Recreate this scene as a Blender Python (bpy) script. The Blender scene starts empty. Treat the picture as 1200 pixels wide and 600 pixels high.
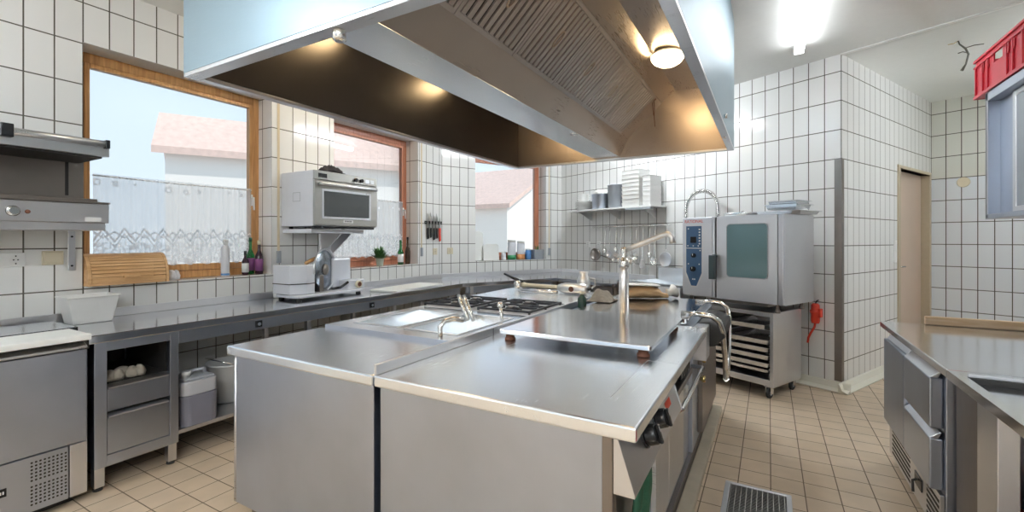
import bpy, bmesh, math, random
from mathutils import Vector, Matrix
random.seed(7)
sc = bpy.context.scene
COL = sc.collection
PI = math.pi
V = Vector

# ------------------------------------------------------------------ materials
def newmat(name):
    m = bpy.data.materials.new(name); m.use_nodes = True
    nt = m.node_tree
    return m, nt, nt.nodes['Principled BSDF']
def N(nt, t, **kw):
    n = nt.nodes.new(t)
    for k, v in kw.items(): setattr(n, k, v)
    return n
def plain(name, col, rough=.5, metal=0., spec=.5, coat=0., var=0., scale=20., bump=0., trans=0.):
    m, nt, b = newmat(name)
    b.inputs['Roughness'].default_value = rough
    b.inputs['Metallic'].default_value = metal
    b.inputs['Specular IOR Level'].default_value = spec
    b.inputs['Coat Weight'].default_value = coat
    b.inputs['Transmission Weight'].default_value = trans
    tc = N(nt, 'ShaderNodeTexCoord'); no = N(nt, 'ShaderNodeTexNoise')
    no.inputs['Scale'].default_value = scale; no.inputs['Detail'].default_value = 4
    nt.links.new(tc.outputs['Object'], no.inputs['Vector'])
    mx = N(nt, 'ShaderNodeMix', data_type='RGBA')
    v = max(var, .03)
    mx.inputs[6].default_value = (*[max(0, c*(1-v)) for c in col], 1)
    mx.inputs[7].default_value = (*[min(1, c*(1+v)) for c in col], 1)
    nt.links.new(no.outputs['Fac'], mx.inputs[0]); nt.links.new(mx.outputs[2], b.inputs['Base Color'])
    if bump:
        bp = N(nt, 'ShaderNodeBump'); bp.inputs['Strength'].default_value = bump; bp.inputs['Distance'].default_value = .01
        nt.links.new(no.outputs['Fac'], bp.inputs['Height']); nt.links.new(bp.outputs[0], b.inputs['Normal'])
    return m
def steel(name, col=(.60, .59, .58), rough=.3, stretch=(1, 60, 60), blotch=.08, bump=.0, rv=.05):
    """brushed stainless steel: fine streaks in roughness and bump, soft smudges"""
    m, nt, b = newmat(name)
    b.inputs['Metallic'].default_value = 1
    tc = N(nt, 'ShaderNodeTexCoord'); mp = N(nt, 'ShaderNodeMapping'); mp.inputs['Scale'].default_value = stretch
    nt.links.new(tc.outputs['Object'], mp.inputs['Vector'])
    st = N(nt, 'ShaderNodeTexNoise'); st.inputs['Scale'].default_value = 6; st.inputs['Detail'].default_value = 3
    nt.links.new(mp.outputs[0], st.inputs['Vector'])
    sm = N(nt, 'ShaderNodeTexNoise'); sm.inputs['Scale'].default_value = 3.2; sm.inputs['Detail'].default_value = 6
    nt.links.new(tc.outputs['Object'], sm.inputs['Vector'])
    mx = N(nt, 'ShaderNodeMix', data_type='RGBA')
    mx.inputs[6].default_value = (*[c*(1-blotch) for c in col], 1); mx.inputs[7].default_value = (*[min(1, c*(1+blotch)) for c in col], 1)
    nt.links.new(sm.outputs['Fac'], mx.inputs[0]); nt.links.new(mx.outputs[2], b.inputs['Base Color'])
    ad = N(nt, 'ShaderNodeMath', operation='ADD')
    nt.links.new(st.outputs['Fac'], ad.inputs[0]); nt.links.new(sm.outputs['Fac'], ad.inputs[1])
    mr = N(nt, 'ShaderNodeMapRange'); mr.inputs['From Min'].default_value = .6; mr.inputs['From Max'].default_value = 1.4
    mr.inputs['To Min'].default_value = max(.03, rough-rv); mr.inputs['To Max'].default_value = rough+rv
    nt.links.new(ad.outputs[0], mr.inputs['Value']); nt.links.new(mr.outputs[0], b.inputs['Roughness'])
    bp = N(nt, 'ShaderNodeBump'); bp.inputs['Strength'].default_value = bump; bp.inputs['Distance'].default_value = .004
    nt.links.new(st.outputs['Fac'], bp.inputs['Height']); nt.links.new(bp.outputs[0], b.inputs['Normal'])
    return m
def tiles(name, c1, c2, mortar, bw, rh, msize, rough=.12, uv=True, off=(0, 0), split=None, bumpd=.002, var_scale=1.4, mottled=0.):
    m, nt, b = newmat(name)
    tc = N(nt, 'ShaderNodeTexCoord'); mp = N(nt, 'ShaderNodeMapping')
    mp.inputs['Location'].default_value = (-off[0], -off[1], 0)
    nt.links.new(tc.outputs['UV' if uv else 'Object'], mp.inputs['Vector'])
    br = N(nt, 'ShaderNodeTexBrick'); br.offset = 0; br.squash = 1
    br.inputs['Scale'].default_value = 1; br.inputs['Mortar Size'].default_value = msize
    br.inputs['Mortar Smooth'].default_value = .15; br.inputs['Bias'].default_value = 0
    br.inputs['Brick Width'].default_value = bw; br.inputs['Row Height'].default_value = rh
    br.inputs['Color1'].default_value = (*c1, 1); br.inputs['Color2'].default_value = (*c2, 1); br.inputs['Mortar'].default_value = (*mortar, 1)
    nt.links.new(mp.outputs[0], br.inputs['Vector'])
    out = br.outputs['Color']
    if split:      # tiles above this height are multiplied by another tone
        sp = N(nt, 'ShaderNodeSeparateXYZ'); nt.links.new(tc.outputs['UV'], sp.inputs[0])
        gt = N(nt, 'ShaderNodeMath', operation='GREATER_THAN'); gt.inputs[1].default_value = split[0]
        nt.links.new(sp.outputs[1], gt.inputs[0])
        m2 = N(nt, 'ShaderNodeMix', data_type='RGBA', blend_type='MULTIPLY'); m2.inputs[7].default_value = (*split[1], 1)
        nt.links.new(gt.outputs[0], m2.inputs[0]); nt.links.new(out, m2.inputs[6]); out = m2.outputs[2]
    if mottled:
        no = N(nt, 'ShaderNodeTexNoise'); no.inputs['Scale'].default_value = 7; no.inputs['Detail'].default_value = 8
        nt.links.new(tc.outputs['Object'], no.inputs['Vector'])
        rp = N(nt, 'ShaderNodeMapRange'); rp.inputs['To Min'].default_value = 1-mottled; rp.inputs['To Max'].default_value = 1+mottled
        nt.links.new(no.outputs['Fac'], rp.inputs['Value'])
        m3 = N(nt, 'ShaderNodeVectorMath', operation='SCALE'); nt.links.new(out, m3.inputs[0]); nt.links.new(rp.outputs[0], m3.inputs['Scale']); out = m3.outputs[0]
    nt.links.new(out, b.inputs['Base Color'])
    mr = N(nt, 'ShaderNodeMapRange'); mr.inputs['To Min'].default_value = rough; mr.inputs['To Max'].default_value = .8
    nt.links.new(br.outputs['Fac'], mr.inputs['Value']); nt.links.new(mr.outputs[0], b.inputs['Roughness'])
    bp = N(nt, 'ShaderNodeBump', invert=True); bp.inputs['Strength'].default_value = .6; bp.inputs['Distance'].default_value = bumpd
    nt.links.new(br.outputs['Fac'], bp.inputs['Height']); nt.links.new(bp.outputs[0], b.inputs['Normal'])
    return m
def wood(name, c1, c2, rough=.35, axis=0, scale=1., bump=.05):
    m, nt, b = newmat(name)
    tc = N(nt, 'ShaderNodeTexCoord'); mp = N(nt, 'ShaderNodeMapping')
    s = [14*scale]*3; s[axis] = 1.1*scale; mp.inputs['Scale'].default_value = s
    nt.links.new(tc.outputs['Object'], mp.inputs['Vector'])
    no = N(nt, 'ShaderNodeTexNoise'); no.inputs['Scale'].default_value = 3; no.inputs['Detail'].default_value = 8; no.inputs['Distortion'].default_value = .8
    nt.links.new(mp.outputs[0], no.inputs['Vector'])
    cr = N(nt, 'ShaderNodeValToRGB'); cr.color_ramp.elements[0].position = .3; cr.color_ramp.elements[1].position = .72
    cr.color_ramp.elements[0].color = (*c1, 1); cr.color_ramp.elements[1].color = (*c2, 1)
    nt.links.new(no.outputs['Fac'], cr.inputs[0]); nt.links.new(cr.outputs[0], b.inputs['Base Color'])
    b.inputs['Roughness'].default_value = rough
    bp = N(nt, 'ShaderNodeBump'); bp.inputs['Strength'].default_value = bump; bp.inputs['Distance'].default_value = .003
    nt.links.new(no.outputs['Fac'], bp.inputs['Height']); nt.links.new(bp.outputs[0], b.inputs['Normal'])
    return m
def emit(name, col, s):
    m = bpy.data.materials.new(name); m.use_nodes = True; nt = m.node_tree; nt.nodes.clear()
    o = N(nt, 'ShaderNodeOutputMaterial'); e = N(nt, 'ShaderNodeEmission')
    e.inputs[0].default_value = (*col, 1); e.inputs[1].default_value = s
    nt.links.new(e.outputs[0], o.inputs[0]); return m
def pane_glass(name, tint=(1, 1, 1), refl=.08, rough=.0):
    m = bpy.data.materials.new(name); m.use_nodes = True; nt = m.node_tree; nt.nodes.clear()
    o = N(nt, 'ShaderNodeOutputMaterial'); mx = N(nt, 'ShaderNodeMixShader')
    t = N(nt, 'ShaderNodeBsdfTransparent'); t.inputs[0].default_value = (*tint, 1)
    g = N(nt, 'ShaderNodeBsdfGlossy'); g.inputs['Roughness'].default_value = rough
    lw = N(nt, 'ShaderNodeFresnel'); lw.inputs[0].default_value = 1.35
    nt.links.new(lw.outputs[0], mx.inputs[0]); nt.links.new(t.outputs[0], mx.inputs[1]); nt.links.new(g.outputs[0], mx.inputs[2])
    nt.links.new(mx.outputs[0], o.inputs[0]); return m
def lace_mat():
    m = bpy.data.materials.new('lace'); m.use_nodes = True; nt = m.node_tree; nt.nodes.clear()
    o = N(nt, 'ShaderNodeOutputMaterial')
    d = N(nt, 'ShaderNodeBsdfDiffuse'); d.inputs[0].default_value = (.93, .93, .95, 1)
    tl = N(nt, 'ShaderNodeBsdfTranslucent'); tl.inputs[0].default_value = (.95, .95, .97, 1)
    a = N(nt, 'ShaderNodeMixShader'); a.inputs[0].default_value = .6
    nt.links.new(d.outputs[0], a.inputs[1]); nt.links.new(tl.outputs[0], a.inputs[2])
    tr = N(nt, 'ShaderNodeBsdfTransparent')
    uv = N(nt, 'ShaderNodeTexCoord')
    sep = N(nt, 'ShaderNodeSeparateXYZ'); nt.links.new(uv.outputs['UV'], sep.inputs[0])
    # flower medallions in the lower part, a plain fine net above
    def mth(op, x, y=None, clamp=False):
        n_ = N(nt, 'ShaderNodeMath', operation=op, use_clamp=clamp)
        for i_, q in enumerate((x, y)):
            if q is None: continue
            if isinstance(q, (int, float)): n_.inputs[i_].default_value = q
            else: nt.links.new(q, n_.inputs[i_])
        return n_.outputs[0]
    U_, V_ = sep.outputs[0], sep.outputs[1]
    tri = mth('PINGPONG', U_, .06)
    opac = .50
    for base, amp, wd in ((.17, 1.5, .011), (.13, 1.5, .006), (.235, -.7, .006)):
        ln_ = mth('ADD', mth('MULTIPLY', tri, amp), base)
        opac = mth('ADD', opac, mth('MULTIPLY', mth('LESS_THAN', mth('ABSOLUTE', mth('SUBTRACT', V_, ln_)), wd), .45))
    # rosettes between the zig-zags and a plain band below the rod
    vo = N(nt, 'ShaderNodeTexVoronoi', feature='DISTANCE_TO_EDGE'); vo.inputs['Scale'].default_value = 34
    nt.links.new(uv.outputs['UV'], vo.inputs['Vector'])
    opac = mth('ADD', opac, mth('MULTIPLY', mth('MULTIPLY', mth('LESS_THAN', vo.outputs[0], .09), mth('LESS_THAN', V_, .16)), .35))
    fl = N(nt, 'ShaderNodeTexVoronoi'); fl.inputs['Scale'].default_value = 9; fl.inputs['Randomness'].default_value = .25
    nt.links.new(uv.outputs['UV'], fl.inputs['Vector'])
    rg = mth('LESS_THAN', mth('ABSOLUTE', mth('SUBTRACT', fl.outputs['Distance'], .17)), .05)
    opac = mth('ADD', opac, mth('MULTIPLY', mth('MULTIPLY', rg, mth('GREATER_THAN', V_, .50)), .3))
    s2 = N(nt, 'ShaderNodeMath', operation='MINIMUM'); nt.links.new(opac, s2.inputs[0]); s2.inputs[1].default_value = .97
    mx = N(nt, 'ShaderNodeMixShader'); nt.links.new(s2.outputs[0], mx.inputs[0])
    nt.links.new(tr.outputs[0], mx.inputs[1]); nt.links.new(a.outputs[0], mx.inputs[2]); nt.links.new(mx.outputs[0], o.inputs[0])
    return m

M = {}
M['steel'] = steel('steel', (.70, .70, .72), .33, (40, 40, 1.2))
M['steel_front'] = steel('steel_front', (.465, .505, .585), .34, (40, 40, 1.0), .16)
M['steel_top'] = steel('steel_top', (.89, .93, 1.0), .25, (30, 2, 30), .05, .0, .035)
M['steel_hood'] = steel('steel_hood', (.30, .395, .455), .38, (2, 50, 50), .08)  # blue tint puts reflected window light into the steel's colour
M['steel_in'] = steel('steel_in', (.42, .355, .30), .30, (50, 2, 50), .10)  # same steel; warm lamp light and dimness inside the hood put into its colour
M['steel_filter'] = plain('steel_filter', (.46, .42, .40), .36, .9)
M['steel_dark'] = steel('steel_dark', (.26, .23, .21), .4, (40, 40, 2), .25)
M['steel_oven'] = steel('steel_oven', (.80, .815, .85), .42, (2, 40, 40), .03)
M['blade_steel'] = plain('blade_steel', (.34, .38, .43), .22, 1.)
M['steel_gloss'] = steel('steel_gloss', (.82, .84, .88), .13, (30, 2, 30), .05, .0, .04)
M['steel_soot'] = steel('steel_lining_shaded', (.125, .112, .10), .36, (2, 50, 2), .15, .0)  # clean hood steel, colour darkened for the shade on the left inner wall
M['steel_warm'] = steel('steel_warm', (.44, .425, .40), .34, (2, 40, 40), .06)
M['steel_bright'] = steel('steel_bright', (.70, .71, .74), .30, (2, 40, 40), .05, .0)
M['chrome'] = plain('chrome', (.78, .77, .75), .12, 1.)
M['pan_steel'] = plain('pan_steel', (.66, .67, .68), .25, 1.)
M['brass'] = plain('brass', (.75, .58, .25), .25, 1.)
M['limed'] = plain('limed_chrome', (.70, .69, .68), .3, .9, var=.15, scale=60)
M['white_p'] = plain('white_plastic', (.85, .85, .84), .35)
M['white_board'] = plain('white_board', (.86, .87, .85), .4)
M['white_enamel'] = plain('white_enamel', (.78, .80, .86), .25)
M['porcelain'] = plain('porcelain', (.88, .88, .87), .12, coat=.3)
M['grey_p'] = plain('grey_plastic', (.36, .39, .43), .4)
M['beige_p'] = plain('beige_plastic', (.72, .65, .50), .45)
M['black_p'] = plain('black_plastic', (.015, .015, .017), .25)
M['rubber'] = plain('rubber', (.03, .028, .027), .6)
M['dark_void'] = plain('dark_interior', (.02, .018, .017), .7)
M['iron'] = plain('cast_iron', (.035, .037, .045), .45, .3, var=.3, scale=40, bump=.2)
M['grout_strip'] = plain('skirting_tile', (.80, .78, .68), .25)
M['red_p'] = plain('red_plastic', (.72, .045, .075), .35)
M['red_lug'] = plain('dark_red_plastic', (.55, .03, .045), .4)
M['red_label'] = plain('red_label', (.75, .08, .04), .4)
M['red_r'] = plain('red_rubber', (.78, .06, .03), .45)
M['green_c'] = plain('green_cloth', (.012, .085, .045), .6, bump=.4, scale=30)
M['blue_l'] = plain('blue_panel', (.055, .12, .23), .3)
M['blue_p'] = plain('blue_plastic', (.10, .28, .62), .35)
M['black_c'] = plain('black_cloth', (.03, .028, .035), .8, bump=.4, scale=40)
M['grey_c'] = plain('grey_cloth', (.33, .29, .24), .85, var=.3, bump=.5, scale=40)
M['ceil'] = plain('ceiling_white', (.88, .90, .885), .14)
M['plaster'] = plain('plaster', (.80, .80, .78), .7)
M['tile'] = tiles('wall_tiles', (.84, .84, .83), (.88, .88, .87), (.10, .09, .072), .1355, .265, .0040, .13)
M['tile_blue'] = tiles('wall_tiles_cool', (.76, .80, .85), (.79, .83, .88), (.08, .07, .062), .1365, .265, .0045, .15, split=(2.12, (.92, .88, .76)))
M['floor'] = tiles('floor_tiles', (.60, .465, .33), (.66, .52, .385), (.17, .125, .085), .1622, .1622, .0030, .33, uv=False, off=(.010-.0015, 3.068-.0015), mottled=.16)
M['wood_o'] = wood('window_wood_honey', (.50, .245, .085), (.76, .44, .19), .35, 2)
M['wood_r'] = wood('window_wood_red', (.42, .16, .09), (.60, .26, .16), .35, 2)
M['wood_b'] = wood('pine', (.60, .33, .14), (.80, .52, .27), .4, 1)
M['wood_l'] = wood('light_wood', (.66, .44, .25), (.82, .63, .43), .5, 0)
M['door_l'] = plain('door_paint', (.62, .48, .38), .4, var=.05, scale=4)
M['door_f'] = plain('door_frame_paint', (.50, .42, .30), .45, var=.06)
M['glass'] = pane_glass('window_glass')
M['lace'] = lace_mat()
M['g_green'] = plain('green_glass', (.02, .30, .06), .08, trans=.6)
M['can_green'] = plain('dark_green_paint', (.02, .06, .04), .35)
M['g_brown'] = plain('brown_glass', (.07, .035, .015), .08, trans=.2)
M['g_dark'] = plain('dark_wine_glass', (.05, .015, .03), .08, trans=.1)
M['g_clear'] = pane_glass('clear_jar', (.86, .93, .92))
M['handle_d'] = plain('dark_teal_plastic', (.05, .08, .09), .35)
def smoked(name):
    m = pane_glass(name, (.62, .80, .83)); nt = m.node_tree
    out = next(n for n in nt.nodes if n.type == 'OUTPUT_MATERIAL'); old = out.inputs[0].links[0].from_socket
    p_ = N(nt, 'ShaderNodeBsdfPrincipled'); p_.inputs['Base Color'].default_value = (.20, .36, .40, 1); p_.inputs['Roughness'].default_value = .06; p_.inputs['Specular IOR Level'].default_value = .9
    mx = N(nt, 'ShaderNodeMixShader'); mx.inputs[0].default_value = .62
    nt.links.new(old, mx.inputs[1]); nt.links.new(p_.outputs[0], mx.inputs[2]); nt.links.new(mx.outputs[0], out.inputs[0]); return m
M['oven_glass'] = smoked('oven_glass')
M['micro_glass'] = plain('dark_glass', (.07, .08, .085), .08, coat=.3)
M['jerry'] = plain('translucent_plastic', (.50, .51, .55), .35)
M['jerry_dark'] = plain('liquid_behind_plastic', (.20, .20, .25), .35)
M['leaf'] = plain('leaf', (.07, .17, .05), .5, var=.4, scale=60)
M['pot'] = plain('pot', (.62, .66, .55), .4)
M['paper'] = plain('brown_paper', (.66, .44, .24), .7, var=.1, scale=15, bump=.4)
M['paper_w'] = plain('white_paper', (.86, .84, .80), .7, bump=.3)
M['label_w'] = plain('white_label', (.82, .82, .82), .5)
M['label_m'] = plain('magenta_label', (.24, .07, .23), .45)
M['liquid_o'] = plain('orange_spice', (.80, .36, .14), .5)
M['liquid_g'] = plain('green_herbs', (.05, .30, .13), .5)
M['tube'] = emit('tube_glow', (.90, .96, 1.0), 54)  # strong glow of the added fill lamps
M['tube_mid'] = emit('tube_glow_medium', (.92, .97, 1.0), 24)  # glow of the fill lamp added in the passage
M['tube_dim'] = emit('tube_glow_soft', (.95, .98, 1.0), 9)
M['tube_w'] = emit('tube_glow_warm', (1, .84, .62), 12)
M['dome'] = emit('dome_glow', (1, .74, .42), 10)
M['cab_glass'] = plain('frosted_cabinet_glass', (.42, .47, .53), .15)
M['cotta'] = plain('roof_tiles_outside', (.74, .55, .48), .8, var=.2, scale=6)
M['house'] = plain('render_outside', (.85, .82, .78), .9)
M['ground_o'] = plain('gravel_outside', (.55, .53, .5), .9, var=.2, scale=8)
M['strap'] = plain('strap_webbing', (.72, .62, .45), .8)
M['mark'] = plain('dark_print', (.05, .05, .055), .5)
M['stone'] = plain('concrete', (.50, .43, .33), .7, var=.2, scale=9)
M['wire'] = plain('wire', (.12, .12, .10), .5)
M['cord_b'] = plain('brown_cord', (.18, .07, .04), .7)

# ------------------------------------------------------------------ mesh builder
class MB:
    """collects shapes (in world metres unless a matrix is pushed) and links them as ONE mesh object"""
    def __init__(s, mat=None): s.bm = bmesh.new(); s.X = mat or Matrix.Identity(4); s.mi = 0; s.uv = None
    def v(s, p): return s.bm.verts.new(s.X @ V(p))
    def f(s, vs, smooth=False):
        try: fa = s.bm.faces.new(vs)
        except ValueError: return None
        fa.material_index = s.mi; fa.smooth = smooth; return fa
    def box(s, x0, x1, y0, y1, z0, z1):
        P = [s.v((x, y, z)) for z in (z0, z1) for x, y in ((x0, y0), (x1, y0), (x1, y1), (x0, y1))]
        for q in ((3, 2, 1, 0), (4, 5, 6, 7), (0, 1, 5, 4), (1, 2, 6, 5), (2, 3, 7, 6), (3, 0, 4, 7)): s.f([P[i] for i in q])
        return s
    def prism(s, pts, a, b, axis='z'):
        """extrude a polygon; axis z: pts are (x,y); axis y: pts (x,z); axis x: pts (y,z)"""
        def P(p, t):
            return {'z': (p[0], p[1], t), 'y': (p[0], t, p[1]), 'x': (t, p[0], p[1])}[axis]
        A = [s.v(P(p, a)) for p in pts]; B = [s.v(P(p, b)) for p in pts]; n = len(pts)
        s.f(A[::-1]); s.f(B)
        for i in range(n): s.f([A[i], A[(i+1) % n], B[(i+1) % n], B[i]])
        return s
    def lathe(s, prof, c=(0, 0, 0), seg=24, axis='z', cap=True):
        """profile of (radius, height) turned about an axis through c"""
        rings = []
        for r, h in prof:
            ring = []
            for k in range(seg):
                t = 2*PI*k/seg; a, b = r*math.cos(t), r*math.sin(t)
                d = {'z': (a, b, h), 'x': (h, a, b), 'y': (a, h, b)}[axis]
                ring.append(s.v((c[0]+d[0], c[1]+d[1], c[2]+d[2])))
            rings.append(ring)
        for i in range(len(rings)-1):
            for k in range(seg): s.f([rings[i][k], rings[i][(k+1) % seg], rings[i+1][(k+1) % seg], rings[i+1][k]], True)
        if cap: s.f(rings[0][::-1]); s.f(rings[-1])
        return s
    def tube(s, pts, r, seg=10, cap=True):
        pts = [V(p) for p in pts]; rings = []
        rr = r if isinstance(r, (list, tuple)) else [r]*len(pts)
        up = None
        for i, p in enumerate(pts):
            if i == 0: t = pts[1]-p
            elif i == len(pts)-1: t = p-pts[i-1]
            else: t = (pts[i+1]-p).normalized()+(p-pts[i-1]).normalized()
            t.normalize()
            if up is None:
                up = V((0, 0, 1)) if abs(t.z) < .9 else V((1, 0, 0))
            a = t.cross(up)
            if a.length < 1e-5: a = t.orthogonal()
            a.normalize(); b = a.cross(t).normalized(); up = b
            rings.append([s.v(p+a*rr[i]*math.cos(2*PI*k/seg)+b*rr[i]*math.sin(2*PI*k/seg)) for k in range(seg)])
        for i in range(len(rings)-1):
            for k in range(seg): s.f([rings[i][k], rings[i][(k+1) % seg], rings[i+1][(k+1) % seg], rings[i+1][k]], True)
        if cap: s.f(rings[0][::-1]); s.f(rings[-1])
        return s
    def quad(s, a, b, c, d): s.f([s.v(a), s.v(b), s.v(c), s.v(d)]); return s
    def rbox(s, x0, x1, y0, y1, z0, z1, r=.02, seg=4):
        """box with rounded vertical edges"""
        pts = []
        for cx, cy, a0 in ((x1-r, y0+r, -PI/2), (x1-r, y1-r, 0), (x0+r, y1-r, PI/2), (x0+r, y0+r, PI)):
            for k in range(seg+1):
                t = a0+PI/2*k/seg; pts.append((cx+r*math.cos(t), cy+r*math.sin(t)))
        return s.prism(pts, z0, z1)
    def tub(s, x0, x1, y0, y1, z0, z1, t=.003, dx=0., dy=0.):
        """open-topped vessel with walls; dx, dy widen the mouth"""
        def ring(o, z, k): return [s.v(p) for p in ((x0-dx*k+o, y0-dy*k+o, z), (x1+dx*k-o, y0-dy*k+o, z), (x1+dx*k-o, y1+dy*k-o, z), (x0-dx*k+o, y1+dy*k-o, z))]
        A, B, C, D = ring(0, z0, 0), ring(0, z1, 1), ring(t, z1, 1), ring(t, z0+t, 0)
        s.f(A[::-1]); s.f(D)
        for P, Q in ((A, B), (B, C), (C, D)):
            for i in range(4): s.f([P[i], P[(i+1) % 4], Q[(i+1) % 4], Q[i]])
        return s
    def build(s, name, mats, parent=None, bevel=0., solid=0., smooth=None, label=None, local=False):
        bmesh.ops.recalc_face_normals(s.bm, faces=s.bm.faces)
        if parent is not None and not local:
            s.bm.transform(WORLD[root_of(parent).name].inverted())
        me = bpy.data.meshes.new(name); s.bm.to_mesh(me); s.bm.free()
        for m in (mats if isinstance(mats, (list, tuple)) else [mats]): me.materials.append(M[m] if isinstance(m, str) else m)
        o = bpy.data.objects.new(name, me); COL.objects.link(o)
        if parent is not None: o.parent = parent
        else: WORLD[o.name] = Matrix.Identity(4)
        if solid:
            md = o.modifiers.new('thick', 'SOLIDIFY'); md.thickness = solid; md.offset = 0
        if bevel:
            md = o.modifiers.new('edge', 'BEVEL'); md.width = bevel; md.segments = 2; md.limit_method = 'ANGLE'; md.angle_limit = .7
            md.harden_normals = False
        if label: o['label'] = label
        return o
WORLD = {}
def root_of(o):
    while o.parent is not None: o = o.parent
    return o
def tag(o, label, cat, group=None, kind=None):
    o['label'] = label; o['category'] = cat
    if group: o['group'] = group
    if kind: o['kind'] = kind
    return o
def thing(name, label, cat, loc=(0, 0, 0), rot=0., group=None):
    o = bpy.data.objects.new(name, None); COL.objects.link(o); o.empty_display_size = .05
    o.location = loc; o.rotation_euler = (0, 0, rot)
    WORLD[o.name] = Matrix.Translation(V(loc)) @ Matrix.Rotation(rot, 4, 'Z')
    return tag(o, label, cat, group)
def L(root): return WORLD[root.name]
def one(mb, name, mats, label, cat, group=None, bevel=0., origin=None, solid=0.):
    """a thing that is one mesh, with its origin at its base"""
    o = mb.build(name, mats, None, bevel, solid)
    if origin:
        o.data.transform(Matrix.Translation(-V(origin))); o.location = origin
    return tag(o, label, cat, group)
def structure(mb, name, mats, bevel=0.):
    o = mb.build(name, mats, None, bevel); o['kind'] = 'structure'; return o
def text(name, body, size, mat, parent, matrix, extrude=.0004):
    cu = bpy.data.curves.new(name, 'FONT'); cu.body = body; cu.size = size; cu.extrude = extrude; cu.align_x = 'CENTER'; cu.align_y = 'CENTER'
    tmp = bpy.data.objects.new(name+'_tmp', cu); COL.objects.link(tmp)
    bpy.context.view_layer.update()
    me = bpy.data.meshes.new_from_object(tmp.evaluated_get(bpy.context.evaluated_depsgraph_get()))
    bpy.data.objects.remove(tmp)
    me.transform(WORLD[root_of(parent).name].inverted() @ matrix)
    me.materials.clear(); me.materials.append(M[mat])
    o = bpy.data.objects.new(name, me); COL.objects.link(o); o.parent = parent
    return o

# ------------------------------------------------------------------ room shell
CEIL = 3.07
TH = math.radians(26.35)
dB = V((math.sin(TH), math.cos(TH), 0)); dCr = V((math.cos(TH), -math.sin(TH), 0))    # along the oblique wall; along the back wall to the right
K = V((-3.866, 4.896, 0)); BC = V((-2.922, 6.803, 0)); CD = V((.573, 5.072, 0)); DE = V((1.740, 7.428, 0))
def wall(name, p0, p1, mat, side, openings=(), uoff=0., thick=.3, ext=(0, 0), h=CEIL, revmat=None):
    """inner face from p0 to p1; 'side' is the outward normal; openings (u0,u1,z0,z1)"""
    p0, p1 = V(p0), V(p1); d = (p1-p0); Ln = d.length; d.normalize(); n = V(side).normalized()
    mb = MB(); uvl = mb.bm.loops.layers.uv.new('UVMap')
    def q(pts, uvs, mi=0):
        fa = mb.bm.faces.new([mb.bm.verts.new(p) for p in pts]); fa.material_index = mi
        for l, uv in zip(fa.loops, uvs): l[uvl].uv = uv
    us = sorted({-ext[0], Ln+ext[1], *[o[0] for o in openings], *[o[1] for o in openings]})
    zs = sorted({0., h, *[o[2] for o in openings], *[o[3] for o in openings]})
    P = lambda u, z, t=0.: p0+d*u+V((0, 0, z))+n*t
    for i in range(len(us)-1):
        for j in range(len(zs)-1):
            um, zm = (us[i]+us[i+1])/2, (zs[j]+zs[j+1])/2
            if any(o[0] < um < o[1] and o[2] < zm < o[3] for o in openings): continue
            a, b, c, e = us[i], us[i+1], zs[j], zs[j+1]
            for t in (0., thick):
                q([P(a, c, t), P(b, c, t), P(b, e, t), P(a, e, t)], [(a-uoff, c), (b-uoff, c), (b-uoff, e), (a-uoff, e)], 0 if t == 0 else 1)
    for a, b, c, e in openings:
        T = thick
        q([P(a, c), P(a, c, T), P(a, e, T), P(a, e)], [(0, c), (T, c), (T, e), (0, e)])
        q([P(b, c), P(b, c, T), P(b, e, T), P(b, e)], [(0, c), (T, c), (T, e), (0, e)])
        q([P(a, c), P(b, c), P(b, c, T), P(a, c, T)], [(a-uoff, .005), (b-uoff, .005), (b-uoff, .2), (a-uoff, .2)])
        q([P(a, e), P(b, e), P(b, e, T), P(a, e, T)], [(a, .01), (b, .01), (b, .2), (a, .2)], 1)
    for u in (us[0], us[-1]):
        q([P(u, 0), P(u, 0, thick), P(u, h, thick), P(u, h)], [(0, 0), (.3, 0), (.3, h), (0, h)], 0)
    q([P(us[0], h), P(us[-1], h), P(us[-1], h, thick), P(us[0], h, thick)], [(0, 0)]*4, 1)
    bmesh.ops.remove_doubles(mb.bm, verts=mb.bm.verts, dist=1e-5)
    return structure(mb, name, [mat, 'plaster'])
YB = -2.6       # wall behind the camera
XR = 1.62       # right-hand wall
wall('wall_left', (-3.866, YB, 0), K, 'tile', (-1, 0, 0), [(1.2-YB, 2.483-YB, 1.075, 2.66), (3.151-YB, 4.425-YB, 1.075, 2.64), (-1.9-YB, -.2-YB, 1.075, 2.66)], uoff=.929-YB, ext=(.3, .08))
wall('wall_oblique', K, BC, 'tile', -dCr, [(.53, 1.81, 1.075, 2.62)], uoff=.146, ext=(0, .3))
wall('wall_back', BC, CD, 'tile', dB, uoff=(CD-BC).length, ext=(.3, 0))
wall('wall_return', CD, DE, 'tile', -dCr, [(1.455, 2.60, 0., 2.165)], uoff=0, thick=.22, ext=(0, .2))
ENDE = DE+dCr*1.75
wall('wall_far', DE, ENDE, 'tile_blue', dB, ext=(.2, .2))
wall('wall_side', ENDE, (ENDE.x, 4.0, 0), 'tile_blue', (1, 0, 0), ext=(.2, .2))
wall('wall_passage', (XR, 4.0, 0), (ENDE.x+.2, 4.0, 0), 'tile_blue', (0, -1, 0), thick=.12)
wall('wall_right', (XR, YB-.2, 0), (XR, 4.0, 0), 'tile', (1, 0, 0), thick=.2)
wall('wall_front', (-4.1, YB, 0), (XR+.2, YB, 0), 'tile', (0, -1, 0), [(1.2, 3.6, 1.0, 2.6)])
mb = MB(); mb.box(-4.2, 3.7, YB-.3, 7.7, -.2, 0); structure(mb, 'floor', 'floor')
mb = MB(); mb.box(-4.3, 3.8, YB-.4, 7.9, CEIL, CEIL+.1); structure(mb, 'ceiling', 'ceil')
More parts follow.
